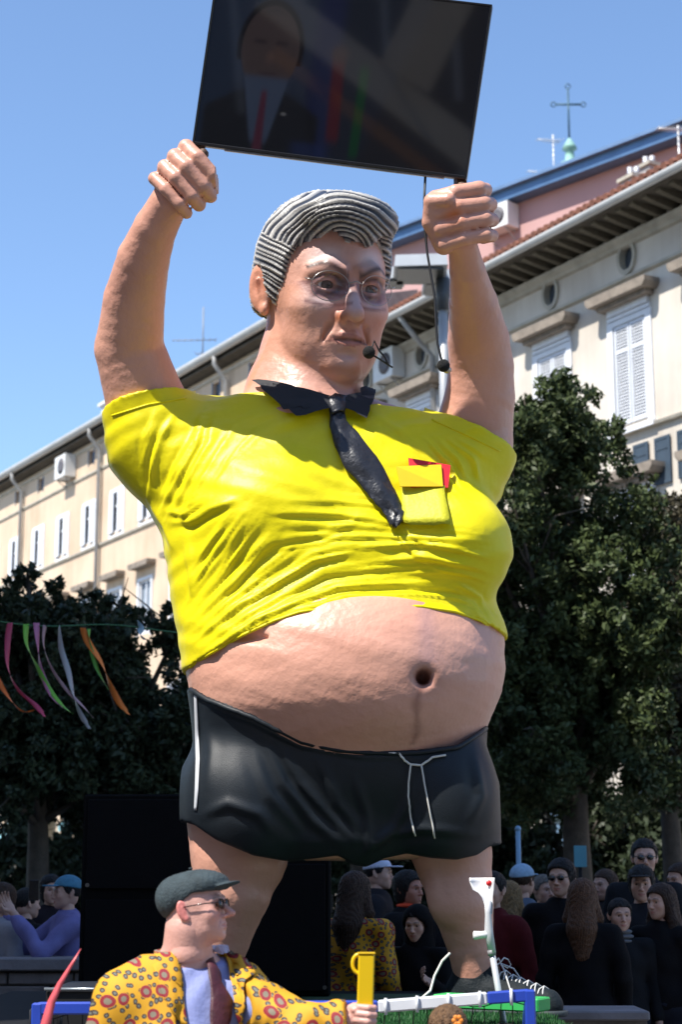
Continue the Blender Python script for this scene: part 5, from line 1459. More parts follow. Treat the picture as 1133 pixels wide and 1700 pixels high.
# ------------------------------------------------------------------ television held up by the fists
BL = W(319, 240, 7.74); BR = W(775, 298, 7.62); TRp = W(818, 8, 7.42)
ex = BR - BL; wT = np.linalg.norm(ex); ex /= wT
ez = TRp - BR; ez -= ex * (ez @ ex); hT = np.linalg.norm(ez); ez /= hT
ey = np.cross(ez, ex)            # away from the camera
if ey[1] < 0: ey = -ey
tv = thing('television', 'large black flat television tilted and held overhead, showing a dim picture of men in suits', 'television', BL)
def TP(u, v, d): return BL + ex * u * wT + ez * v * hT + ey * d
def tbox(name, u0, u1, v0, v1, d0, d1, m, par=tv, bev=.004):
    b = MB(); V = [TP(u, v, d) for d in (d0, d1) for u, v in ((u0, v0), (u1, v0), (u1, v1), (u0, v1))]
    b.add(V, [(0, 1, 2, 3), (7, 6, 5, 4), (1, 0, 4, 5), (2, 1, 5, 6), (3, 2, 6, 7), (0, 3, 7, 4)]); return b.build(name, m, par, False, False, bev)
blkp = mat('tv_plastic', (.012, .012, .014), .3, .1, 5)
tbox('casing', 0, 1, 0, 1, .0, .045, blkp)
bw = .012
tbox('bezel', 0, 1, 0, bw * 1.6, -.008, -.0005, blkp, bev=.002); tbox('bezel', 0, 1, 1 - bw, 1, -.008, -.0005, blkp, bev=.002)
tbox('bezel', 0, bw * .6, bw * 1.6, 1 - bw, -.008, -.0005, blkp, bev=.002); tbox('bezel', 1 - bw * .6, 1, bw * 1.6, 1 - bw, -.008, -.0005, blkp, bev=.002)
tbox('silver_strip', .12, .92, -.012, -.002, -.004, .02, mat('strip', (.3, .3, .32), .3, metal=.7), bev=.001)
tbox('rear_box', .2, .8, .1, .7, .046, .09, blkp)
nu, nv = 340, 200
U, Vv = np.meshgrid(np.linspace(.008, .992, nu), np.linspace(.02, .986, nv), indexing='ij')
pu, pv = U, Vv
def sm(d, s): return 1 / (1 + np.exp(np.clip(d / (s * .42), -40, 40)))
img = np.zeros((nu, nv, 3)) + (.010, .013, .022)
def over(a, c):
    global img
    a = np.clip(a, 0, 1)[..., None]; img = img * (1 - a) + np.array(c) * a
asp = wT / hT
X_ = pu * asp
over(sm(np.abs(pu - .24) - .17, .02) * sm(.35 - pv, .1), (.016, .024, .045))
over(sm(np.abs(pu - .05) - .06, .02), (.012, .02, .04))
over(sm(np.abs(pu - .44) - .05, .02), (.010, .014, .045))
fh = np.hypot((X_ - .235 * asp) / .17, (pv - .60) / .25)
over(sm(fh - 1.16, .05) * (pv > .52), (.006, .005, .006))             # dark hair
over(sm(fh - 1.0, .03), (.042, .030, .030)); over(sm(fh - .95, .05) * sm(pv * -1 + .82, .03), (.012, .010, .012))
over(.6 * sm(np.abs(pv - .64) - .014, .008) * sm(np.abs(np.abs(X_ - .235 * asp) - .065) - .035, .01), (.012, .008, .01))
over(.5 * sm(np.abs(pv - .46) - .008, .006) * sm(np.abs(X_ - .235 * asp) - .05, .01), (.02, .008, .01))
over(.4 * sm(np.hypot(X_ - .235 * asp, (pv - .55) * .6) - .022, .01), (.08, .05, .045))
sh_ = sm(pv - (.40 - .55 * np.abs(pu - .235) ** 1.3 * 2.2), .02) * sm(np.abs(pu - .235) - .21, .01); over(sh_, (.008, .009, .012))
v_ = sm(pv - .44, .02) * sm(np.abs(pu - .235) - (.012 + .17 * np.clip(pv - .0, 0, 1) * .8 + .01), .006) * sm(-pv + .06, .03); over(v_, (.034, .048, .085))
over(sm(np.abs(pu - .235) - .010 - .02 * (.36 - pv), .006) * sm(pv - .36, .02), (.055, .014, .028))
over(.8 * sm(np.hypot(pu - .315, (pv - .24)) - .010, .004), (.12, .12, .13))
over(.9 * sm(np.abs(pu - .49 + .03 * (pv - .5)) - .022, .008) * sm(np.abs(pv - .38) - .26, .03), (.055, .008, .012))
over(.9 * sm(np.abs(pu - .585) - .016, .006) * sm(np.abs(pv - .30) - .26, .03), (.004, .040, .014))
over(.8 * sm(np.hypot((pu - .49) * asp, pv - .62) - .05, .02), (.035, .024, .026))
over(.6 * sm(np.abs(pv - .05) - .04, .02) * sm(np.abs(pu - .42) - .06, .02), (.01, .02, .075))
over(.7 * sm(pu * 1.0 - .99, .01) * sm(.66 - pu + .2 * (pv - .3), .02), (.012, .011, .012))
Pts = (BL + U[..., None] * ex * wT + Vv[..., None] * ez * hT + ey * -.002).reshape(-1, 3)
ii, jj = np.meshgrid(np.arange(nu - 1), np.arange(nv - 1), indexing='ij'); a_ = (ii * nv + jj).ravel()
scr = mk('screen', Pts, np.stack([a_, a_ + nv, a_ + nv + 1, a_ + 1], 1), mat('screen_picture', (1, 1, 1), .04, 0, attr=True, spec=.6, emit=.27), tv, img.reshape(-1, 3), False)
# posts from the set into the fists
for (px, py, Y, c) in ((334, 246, 7.76, (313, 302, 7.74)), (764, 300, 7.65, (768, 363, 7.66))):
    b = MB(); a0 = Vector(W(px, py - 14, Y + .03)); a1 = Vector(W(*c)); b.bar(a0, a1, .05, .04); b.build('mount_post', mat('rusty_steel', (.16, .10, .07), .6, .5, 20, .3, 60, metal=.4), tv)
for (px, py, Y) in ((334, 247, 7.74), (764, 303, 7.62)):
    b = MB(); b.sphere(tuple(W(px + 3, py + 9, Y - .04)), .028, 10); b.build('mount_bolt', mat('rusty_steel', (.16, .10, .07)), tv, True)
# cable with the hanging microphone
rubber = mat('black_rubber', (.01, .01, .011), .5, .1)
cb = thing('hanging_microphone', 'small black microphone hanging on a thin cable from the television edge', 'microphone', W(737, 607, 7.65))
b = MB(); b.tube([W(p[0], p[1], p[2]) for p in ((707, 288, 7.66), (705, 330, 7.65), (705, 372, 7.65), (710, 420, 7.65), (717, 462, 7.65), (722, 490, 7.65), (724, 530, 7.65), (727, 570, 7.65), (733, 595, 7.65), (737, 603, 7.65))], .0065, 6); b.build('cable', rubber, cb, True)
b = MB(); b.sphere(tuple(W(737, 607, 7.65)), .030, 14); b.build('foam_ball', mat('mic_foam', (.012, .012, .012), .95, .3, 60, .8, 200), cb, True)
b = MB(); b.tube([W(738, 609, 7.65), W(743, 614, 7.67), W(747, 614, 7.7)], [.02, .018, .012], 8); b.build('capsule', mat('mic_metal', (.45, .4, .35), .35, metal=.7), cb, True)
hm_ = thing('headset_microphone', 'black ball headset microphone on bent wires beside the giant mouth', 'microphone', W(613, 585, 7.98))
b = MB(); b.sphere(tuple(W(613, 585, 7.98)), .031, 14); b.build('foam_ball', MATS['mic_foam'], hm_, True)
b = MB(); b.tube([W(*p) for p in ((616, 582, 7.98), (622, 566, 7.99), (630, 582, 8.0), (640, 594, 8.02), (644, 604, 8.02))], .0045, 6); b.build('wire', rubber, hm_, True)
b = MB(); b.tube([W(*p) for p in ((617, 588, 7.98), (632, 597, 8.0), (652, 610, 8.05))], .0045, 6); b.build('wire', rubber, hm_, True)

# ------------------------------------------------------------------ float: deck with artificial turf
fl = thing('parade_float', 'low black parade float deck with a patch of green artificial turf', 'float', (0, 9, 0))
b = MB(); b.box(-1.95, 1.0, 7.15, 10.7, .78, DECK - .006); b.build('deck', mat('deck_ply', (.012, .012, .014), .8, spec=.15), fl)
b = MB(); b.box(-.22, .97, 7.17, 10.3, DECK - .0055, DECK - .0); b.build('turf_mat', mat('turf_base', (.012, .055, .014), .9, .4, 12), fl)
for x in (-1.9, .86):
    for y in (7.4, 10.4):
        b = MB(); b.box(x, x + .1, y, y + .1, 0, .779); b.build('leg', mat('steel_leg', (.2, .2, .2), .4, metal=.8), fl)
b = MB(); b.box(-1.95, 1.0, 7.12, 7.149, .2, .98); b.build('skirt', mat('skirt_cloth', (.015, .02, .018), .9), fl)
nb_ = 26000; R = np.random.RandomState(5)
bx = R.uniform(-.22, .96, nb_); by = 7.18 + 1.9 * R.rand(nb_) ** 1.5; an = R.rand(nb_) * 6.28; hh_ = R.uniform(.02, .045, nb_)
P0 = np.stack([bx, by, np.full(nb_, DECK - .006)], 1); sd_ = np.stack([np.cos(an), np.sin(an), 0 * an], 1) * .005; tp = P0 + np.stack([R.randn(nb_) * .01, R.randn(nb_) * .01, hh_], 1)
V = np.stack([P0 - sd_, P0 + sd_, tp], 1).reshape(-1, 3)
gr = mk('turf', V, np.arange(3 * nb_).reshape(-1, 3), mat('turf_blade', (.022, .13, .028), .6, .5, 30), None, None, False)
tag(gr, 'bright green artificial grass blades on the float deck', 'artificial turf', kind='stuff')
# green board lying at the right end
b = MB(); a0, a1 = W(905, 1672, 7.55), W(730, 1664, 7.75)
b.bar(a0 + (0, 0, .01), a1 + (0, 0, .01), .16, .055)
o = b.build('green_board', mat('green_foam', (.03, .42, .09), .6, .15, 8), None, False, False, .006); tag(o, 'bright green plank lying on the float right of the big shoe', 'plank')
# two black loudspeakers
def speaker(label, pl, pr, ptop, Y, dep=.55):
    a = W(pl, ptop, Y); c = W(pr, ptop, Y); z1 = a[2]; x0, x1 = a[0], c[0]
    t = thing('loudspeaker', label, 'loudspeaker', ((x0 + x1) / 2, Y, DECK), 0, 'black loudspeakers on the float')
    m = mat('speaker_black', (.006, .006, .007), .85, .2, 10, spec=.1)
    b = MB(); b.box(x0, x1, Y + .02, Y + dep, DECK, z1); b.build('cabinet', m, t, False, False, .012)
    n = 2 if z1 - DECK > 1.0 else 1
    hgt = (z1 - DECK) / n
    for i in range(n):
        b = MB(); b.box(x0 + .03, x1 - .03, Y + .0, Y + .0185, DECK + i * hgt + .03, DECK + (i + 1) * hgt - .03); g_ = b.build('grille', mat('grille_black', (.008, .008, .010), .8, .3, 90, .5, 200, spec=.1), t, False, False, .004)
        for sx in (-1, 1): 
            b = MB(); b.lathe([(.012, Y - .002), (.012, Y - .006)], ((x0 + x1) / 2 + sx * (x1 - x0) * .44, 0, DECK + i * hgt + .05), 8, 'y')
            b.build('screw', mat('steel_leg', (.2, .2, .2)), g_)
    for sx, xx_ in ((-1, x0), (1, x1)):
        b = MB(); b.box(xx_ - .012, xx_ + .012, Y + .2, Y + .36, z1 - .3, z1 - .2); b.build('handle', mat('handle_grey', (.06, .06, .06), .5), t)
speaker('tall black loudspeaker stack on the float left of the giant, behind the man', 138, 326, 1318, 10.0)
speaker('lower black loudspeaker between the legs of the giant', 395, 549, 1425, 10.0)

# ------------------------------------------------------------------ goal frame with net
gf = thing('goal_frame', 'small football goal frame in blue and white with a black net', 'goal', W(500, 1668, 6.9))
YG = 6.75
gb = mat('goal_blue', (.02, .06, .42), .35, .15, 5, spec=.6); gw = mat('goal_white', (.68, .70, .74), .35, .1, 5)
PL, P1, P2_, PR = W(62, 1674, YG), W(628, 1671, YG), W(810, 1657, YG), W(880, 1652, YG)
r_ = .021
for nm, a, b_, m in (('crossbar_blue', PL, P1, gb), ('crossbar_white', P1, P2_, gw), ('crossbar_blue', P2_, PR, gb)):
    b = MB(); b.bar(a, b_, .04, .045); b.build(nm, m, gf, False, False, .006)
for a, m in ((PR, gb), (PL, gb)):
    b = MB(); b.bar(a + (0, 0, .02), (a[0] + .01, a[1], .0), .045, .04, (1, 0, 0)); b.build('post', m, gf, False, False, .006)
    b = MB(); b.bar(a + (0, .03, 0), (a[0], a[1] + .34, .85), .03, .03); b.build('stay', m, gf, False, False, .004)
net = MB()
NX = 34
def npnt(i, j): 
    u = i / NX; a = PL * (1 - u) + PR * u; return (a[0] + .006 * math.sin(i * 3 + j), a[1] + .03 + .045 * j + .01 * math.sin(i + j), a[2] - .03 - .085 * j - .012 * math.sin(i * 1.7))
for i in range(NX + 1): net.tube([npnt(i, j) for j in range(0, 9)], .0022, 4, False)
for j in range(0, 9): net.tube([npnt(i, j) for i in range(NX + 1)], .0022, 4, False)
o = net.build('net', mat('net_black', (.008, .008, .008), .8), gf); o['kind'] = 'stuff'
for u in np.linspace(.62, .95, 5):
    a = P1 * (1 - (u - .6) / .4) + PR * ((u - .6) / .4); b = MB(); b.tube([a + (0, -.026, .03), a + (0.0, -.03, -.03)], .006, 6); b.build('clip', gw, gf, True)

# ------------------------------------------------------------------ crutch
YC = 7.75
cr = thing('crutch', 'white and grey forearm crutch with a red dot leaning before the giant right leg', 'crutch', W(836, 1690, YC))
lg = mat('crutch_grey', (.55, .56, .58), .4, .1, 5); al = mat('crutch_alu', (.5, .52, .55), .35, .1, 5, metal=.15); wh = mat('crutch_white', (.78, .78, .78), .4, .08, 5)
# cuff: open half ring
s_ = mpp(1500, YC)
rows_ = [(1457, 780, 822), (1463, 780, 822), (1477, 785, 821), (1482, 795, 820), (1490, 801, 819), (1502, 805, 819), (1518, 806, 818)]
V = []; n = 10
for side_ in (0, 1):
    for py_, l_, r_2 in rows_:
        for i in range(n + 1):
            t_ = i / n; bow = math.sin(t_ * math.pi) * (r_2 - l_) * .42
            p_ = W(l_ + (r_2 - l_) * t_, py_, YC); V.append(p_ + (0, (-.0 + bow * s_ * .8) + (.005 if side_ else 0), 0))
m_ = len(rows_) * (n + 1); Fc = []
for k_ in range(len(rows_) - 1):
    for i in range(n):
        a = k_ * (n + 1) + i; Fc += [(a, a + n + 1, a + n + 2, a + 1), (a + m_, a + m_ + 1, a + m_ + n + 2, a + m_ + n + 1)]
    for i in (0, n): a = k_ * (n + 1) + i; Fc.append((a, a + m_, a + n + 1 + m_, a + n + 1))
for i in range(n): Fc += [(i, i + 1, i + 1 + m_, i + m_)]
b = MB(); b.add(V, Fc); b.build('cuff', wh, cr, True)
b = MB(); b.lathe([(.001, -.008), (.012, -.006), (.013, 0)], tuple(W(813, 1466, YC) - (0, -.016, 0)), 14, 'y'); b.build('red_dot', mat('red_plastic', (.6, .01, .015), .4), cr, True)
b = MB(); b.tube([W(811, 1495, YC), W(811, 1515, YC), W(812, 1545, YC), W(818, 1582, YC)], [.014, .013, .0185, .017], 12); b.build('upper_shaft', lg, cr, True)
b = MB(); b.tube([W(814, 1551, YC), W(800, 1552, YC), W(788, 1553, YC), W(786, 1553, YC)], [.017, .0155, .019, .012], 12); b.build('hand_grip', wh, cr, True)
b = MB(); b.tube([W(817, 1578, YC), W(836, 1690, YC), W(843, 1730, YC)], .0135, 12); b.build('tube', al, cr, True)
b = MB(); b.tube([W(816, 1577, YC - .0), W(818, 1586, YC)], .0175, 12); b.build('lock_collar', mat('collar_grey', (.25, .25, .26), .5), cr, True)
b = MB(); b.lathe([(.019, 0), (.018, .03), (.014, .05)], tuple(W(843, 1731, YC) - (0, 0, .02)), 12); b.build('rubber_foot', rubber, cr, True)

# ------------------------------------------------------------------ ribbons on a string
YR = 14
st = MB(); pts = [W(x, 1032 + 13 * (x / 260) + 4 * math.sin(x / 40), YR) for x in range(-60, 420, 20)]; st.tube(pts, .006, 5)
o = st.build('ribbon_string', mat('string_green', (.06, .18, .08), .8), None, True); tag(o, 'thin green string stretched in front of the left trees carrying the ribbons', 'string')
def ribbon(label, pts, colr, w_=.05):
    P = [W(a, b_, YR - .01) for a, b_ in pts]; n = 30
    L = np.linspace(0, len(P) - 1, n); C_ = []
    for s in L:
        i = min(int(s), len(P) - 2); t_ = s - i; p0 = P[max(i - 1, 0)]; p1 = P[i]; p2 = P[i + 1]; p3 = P[min(i + 2, len(P) - 1)]
        C_.append(.5 * ((2 * p1) + (-p0 + p2) * t_ + (2 * p0 - 5 * p1 + 4 * p2 - p3) * t_ ** 2 + (-p0 + 3 * p1 - 3 * p2 + p3) * t_ ** 3))
    V = []; ph = rng.rand() * 6
    for i, c in enumerate(C_):
        a = ph + i * .16; d = np.array((math.cos(a), math.sin(a), .15 * math.sin(a * 2))) * w_ / 2 * (1 if i < n - 3 else .6)
        o_ = np.array((-d[1], d[0], 0)) * .05
        V += [c - d - o_, c + d - o_, c + d + o_, c - d + o_]
    Fc = []
    for i in range(n - 1):
        a = 4 * i
        for k in range(4): Fc.append((a + k, a + (k + 1) % 4, a + 4 + (k + 1) % 4, a + 4 + k))
    Fc += [(3, 2, 1, 0), (4 * n - 4, 4 * n - 3, 4 * n - 2, 4 * n - 1)]
    b = MB(); b.add(V, Fc); o = b.build('ribbon', mat('ribbon_' + name_of(colr), colr, .5, .1, 5), None, True)
    tag(o, label, 'ribbon', 'coloured ribbons hanging on the string'); return o
ribbon('orange ribbon cut by the left edge, lowest at the left', [(-8, 1120), (5, 1145), (22, 1168), (40, 1182), (56, 1178)], (.75, .16, .02))
ribbon('dark pink ribbon, second from the left edge, curling down to the right', [(16, 1034), (12, 1070), (13, 1110), (30, 1145), (58, 1170), (74, 1190)], (.55, .06, .14))
ribbon('bright green ribbon beside the violet-pink one', [(43, 1036), (44, 1070), (62, 1108), (82, 1145), (104, 1172), (122, 1186)], (.20, .55, .06))
ribbon('violet-pink ribbon crossing the green ribbon', [(60, 1034), (62, 1068), (68, 1112), (84, 1150), (104, 1176)], (.62, .22, .40))
ribbon('pale rose ribbon left of the silver one', [(74, 1038), (72, 1070), (85, 1108), (110, 1145), (135, 1170), (155, 1192)], (.45, .28, .30), .035)
ribbon('silver grey ribbon reaching lowest of all', [(98, 1038), (101, 1075), (113, 1115), (122, 1155), (132, 1182), (148, 1210)], (.42, .42, .44))
ribbon('long orange ribbon at the right end of the string', [(137, 1042), (146, 1066), (168, 1100), (182, 1135), (197, 1165), (213, 1186)], (.80, .20, .02), .06)
ribbon('narrow green ribbon behind the right orange one', [(147, 1044), (150, 1075), (163, 1115), (180, 1145)], (.12, .40, .06), .04)
ribbon('small pale blue ribbon knot on the string near the shirt', [(228, 1030), (234, 1042), (232, 1052), (240, 1062)], (.35, .55, .7), .05)

# ------------------------------------------------------------------ things at the lower left
wl = thing('low_stone_wall', 'low grey stone wall at the lower left behind the black case', 'wall', W(60, 1640, 12.4) * (1, 1, 0))
zt = W(60, 1590, 12.4)[2]; xa, xb = W(-200, 1590, 12.4)[0], W(180, 1590, 12.4)[0]
stn = mat('grey_stone', (.20, .17, .16), .9, .4, 5, .6, 25)
b = MB(); b.box(xa, xb, 12.42, 12.8, 0, zt - .09); b.build('core', mat('mortar', (.08, .075, .07), .95), wl)
z = 0.02; row = 0
while z < zt - .1:
    x = xa + .1 * (row % 2); hgt = .19
    while x < xb - .05:
        w_ = rng.uniform(.3, .5); x2 = min(x + w_, xb); b = MB(); q = rng.uniform(0, .02); b.box(x + .006, x2 - .006, 12.40 - q, 12.43, z + .006, min(z + hgt, zt - .095) - .006); b.build('stone', stn, wl, False, False, .008); x = x2
    z += hgt; row += 1
b = MB(); b.box(xa - .02, xb + .02, 12.34, 12.86, zt - .085, zt); b.build('coping', mat('coping_stone', (.25, .23, .24), .9, .3, 4, .4, 20), wl, False, False, .01)
wr_ = thing('low_stone_wall', 'low grey wall at the lower right behind the crowd legs, its flat top in view', 'wall', W(990, 1690, 9.6) * (1, 1, 0))
zt = W(990, 1678, 9.6)[2]; b = MB(); b.box(W(895, 1680, 9.6)[0], W(1075, 1680, 9.6)[0], 9.6, 10.0, 0, zt - .05); b.build('wall_body', stn, wr_); b = MB(); b.box(W(893, 1680, 9.6)[0], W(1078, 1680, 9.6)[0], 9.56, 10.04, zt - .048, zt); b.build('coping', MATS['coping_stone'], wr_, False, False, .008)
cs_ = thing('flight_case', 'black case with a metal corner edge at the lower left behind the pink horn', 'case', W(105, 1700, 7.6))
A_ = W(52, 1668, 7.4); B_ = W(190, 1640, 8.2)
b = MB(); b.box(W(82, 1642, 8.0)[0], W(240, 1642, 8.0)[0], 7.9, 8.6, .6, W(100, 1640, 8.0)[2]); b.build('case_body', mat('case_black', (.012, .012, .013), .5), cs_, False, False, .01)
b = MB(); zt = W(100, 1640, 8.0)[2]; b.tube([(W(80, 1640, 8)[0], 7.89, zt), (W(240, 1640, 8)[0], 7.89, zt)], .008, 6); b.build('metal_edge', mat('alu_edge', (.45, .5, .55), .3, metal=.8), cs_, True)
b = MB(); b.tube([W(53, 1720, 7.4), W(53, 1678, 7.4), W(60, 1671, 7.4), W(92, 1670, 7.4), W(99, 1678, 7.4), W(99, 1720, 7.4)], .012, 8); b.build('carry_handle', mat('handle_dark', (.03, .03, .032), .4), cs_, True)
b = MB(); P_ = [W(134, 1575, 5.9), W(118, 1602, 5.9), W(100, 1632, 5.9), (W(86, 1662, 5.9)), W(76, 1700, 5.9), W(70, 1740, 5.9)]
V = []; Fc = []
for i, p in enumerate(P_):
    w_ = [.001, .006, .010, .014, .017, .019][i]; V += [p + (-w_, -.006, 0), p + (w_, -.010, 0), p + (w_ * .8, .012, 0), p + (-w_, .008, 0)]
for i in range(len(P_) - 1):
    for k in range(4): Fc.append((4 * i + k, 4 * i + (k + 1) % 4, 4 * i + 4 + (k + 1) % 4, 4 * i + 4 + k))
Fc += [(3, 2, 1, 0), (20, 21, 22, 23)]
b.add(V, Fc); o = b.build('pink_horn', mat('pink_plastic', (.62, .10, .12), .4, .1, 5), None, True); tag(o, 'thin curved pink plastic spike rising at the lower left', 'plastic spike')
# loose white cord by the shoe
b = MB(); b.tube([W(748, 1582, 7.9), W(735, 1595, 7.9), (W(722, 1620, 7.9)), W(715, 1645, 7.85), W(695, 1662, 7.8)], .006, 6); o = b.build('white_cord', MATS['white_cord'], None, True); tag(o, 'loose white cord hanging left of the big right shoe', 'cord')
# lantern on a post, blue pole and sign behind the crowd
p_ = W(960, 1290, 23.6); t = thing('street_lantern', 'old street lantern with tapered glass half hidden by the right tree', 'street lamp', (p_[0], 23.6, 0)); z_ = W(960, 1262, 23.6)[2]
b = MB(); b.tube([(0, 0, 0), (0, 0, 1.0), (0, 0, z_)], [.09, .05, .04], 10); b.build('post', mat('iron_black', (.012, .013, .015), .7, spec=.15), t, True, True)
b = MB(); b.lathe([(.10, z_), (.2, z_ + .5)], (0, 0, 0), 6); b.build('lantern_glass', mat('lantern_pane', (.06, .055, .05), .3, .2, 3), t, False, True)
b = MB(); b.lathe([(.25, z_ + .502), (.23, z_ + .54), (.12, z_ + .6), (.02, z_ + .63)], (0, 0, 0), 6); b.build('lantern_roof', MATS['iron_black'], t, False, True)
p_ = W(863, 1480, 16); t = thing('sign_post', 'thin pale blue post behind the person in the blue cap', 'post', (p_[0], 16, 0)); b = MB(); b.tube([(0, 0, 0), (0, 0, W(863, 1376, 16)[2])], .022, 8); b.build('pole', mat('pale_blue_paint', (.2, .38, .55), .5), t, True, True)
b = MB(); b.sphere((0, 0, W(863, 1376, 16)[2]), .03, 8); b.build('pole_cap', MATS['pale_blue_paint'], t, True, True)
p_ = W(966, 1480, 17); t = thing('small_sign', 'small teal square sign on a thin pole between the sunglasses woman and the tall man', 'sign', (p_[0], 17, 0)); z_ = W(966, 1420, 17)[2]
b = MB(); b.box(-.06, .06, -.01, .01, z_ - .11, z_ + .09); b.build('sign_plate', mat('teal_plate', (.08, .28, .36), .5), t, False, True, .003)
b = MB(); b.tube([(0, .02, 0), (0, .02, z_)], .02, 8); b.build('pole', MATS['iron_black'], t, True, True)

# ------------------------------------------------------------------ the crowd
def at(px, py, Y, H):      # feet position so that the head centre shows at (px, py); returns loc and height
    p_ = W(px, py, Y); return (p_[0], p_[1], 0), p_[2] / 1.63 * 1.75
def crowd(label, px, py, Y, **k):
    loc, H = at(px, py, Y, 0)
    z0 = 0
    if H < 1.25 or H > 1.95:
        Hn = min(max(H, 1.25), 1.95)
    return person(label, loc, H=H, **k)
brown = (.06, .03, .015); dk = (.012, .010, .010); blond = (.28, .17, .07); gr = (.2, .18, .16)
tan = (.50, .30, .22)
crowd('person in a light blue cap looking away behind the crutch', 868, 1463, 13.6, yaw=2.4, head_yaw=0.2, top=(.10, .14, .2), hair=('short', brown), cap=(.28, .45, .62))
crowd('woman with loose fair hair seen from behind next to the blue cap', 846, 1492, 12.6, yaw=2.7, top=(.12, .14, .17), hair=('long', blond))
crowd('person in a dark red coat half hidden behind the giant shin', 818, 1478, 11.6, yaw=-.6, top=(.10, .012, .015), hair=('short', dk))
crowd('woman in sunglasses and black coat facing the camera, left of the long brown hair', 933, 1458, 12.0, yaw=-.3, head_yaw=-.15, top=(.008, .008, .010), hair=('medium', dk), shades=True)
crowd('woman with long wavy brown hair and black coat, her back to the camera', 968, 1492, 11.2, yaw=2.9, top=(.007, .007, .009), hair=('long', (.13, .06, .03)))
crowd('tall man with short dark hair and sunglasses at the back right', 1071, 1424, 13.2, yaw=-.1, top=(.015, .017, .022), hair=('short', dk), shades=True, beard=True)
crowd('smiling woman in a dark knitted cap and glasses below the tall man', 1066, 1468, 12.2, yaw=-.2, top=(.02, .02, .025), hair=('medium', dk), cap=(.01, .012, .014), shades=False)
crowd('young woman with dark brown hair looking left at the right edge', 1099, 1498, 11.7, yaw=-.7, head_yaw=-.2, top=(.01, .01, .012), hair=('long', (.05, .025, .015)))
crowd('person in black with a grey scarf between the two women on the right', 1030, 1520, 11.6, yaw=.1, top=(.012, .013, .016), hair=('short', dk), scarf=(.15, .16, .18))
crowd('man with grey hair and a dark blue coat behind the sunglasses woman', 903, 1478, 14.2, yaw=.5, top=(.012, .016, .03), hair=('short', gr), skin=(.45, .26, .19))
crowd('bearded man in a dark grey coat between the long brown hair and the tall man', 1006, 1470, 14.0, yaw=-.5, head_yaw=-.4, top=(.02, .02, .022), hair=('short', brown), beard=True, skin=(.48, .29, .22))
crowd('person with tied-up hair cut by the right edge of the picture', 1131, 1462, 13.4, yaw=-1.0, top=(.012, .012, .014), hair=('bun', brown), skin=(.5, .3, .22))
crowd('child in a black hood looking down between the giant legs', 693, 1534, 10.9, yaw=-.4, head_pitch=.15, top=(.006, .006, .007), hair=('short', dk), hood=(.006, .006, .007), group='people seen between the giant legs', armR=((.25, -.1, 1.15), (.2, -.34, 1.26)))
crowd('dark-haired person with an orange neck scarf behind the hooded child', 678, 1476, 12.2, yaw=.9, top=(.01, .01, .012), hair=('medium', dk), scarf=(.75, .07, .02), group='people seen between the giant legs', skin=(.42, .18, .12))
crowd('person in a white and blue cap beyond the orange scarf', 628, 1450, 14.5, yaw=1.4, top=(.02, .02, .025), hair=('short', dk), cap=(.55, .60, .75), group='people seen between the giant legs')
crowd('person in black with hands at the face, beside the giant right calf', 738, 1500, 13.0, yaw=-.5, top=(.01, .01, .012), hair=('short', brown), group='people seen between the giant legs')
crowd('person in a lilac sweatshirt and blue cap holding up a phone at the left', 112, 1482, 12.9, yaw=-1.15, top=(.20, .19, .42), hair=('short', dk), cap=(.06, .22, .34), armL=((-.27, -.24, 1.22), (-.14, -.42, 1.50)), armR=((.27, -.26, 1.2), (.12, -.44, 1.50)), group='people at the left behind the wall')
crowd('person in a grey-white sweater cut by the left edge', 2, 1494, 12.9, yaw=-.9, top=(.32, .32, .36), hair=('medium', brown), group='people at the left behind the wall')
crowd('person in black next to the grey-white sweater', 44, 1500, 13.6, yaw=2.2, top=(.01, .01, .012), hair=('short', dk), group='people at the left behind the wall')
crowd('dark-coated person behind the lilac sweatshirt', 84, 1478, 14.6, yaw=.4, top=(.02, .015, .02), hair=('medium', dk), group='people at the left behind the wall')
ph_ = MB(); c = W(56, 1478, 12.35); ph_.box(c[0] - .035, c[0] + .035, c[1] - .005, c[1] + .005, c[2] - .07, c[2] + .07)
o = ph_.build('phone', mat('phone_black', (.01, .01, .012), .2), None, False, False, .003); tag(o, 'black phone held up by the person in the lilac sweatshirt', 'phone')

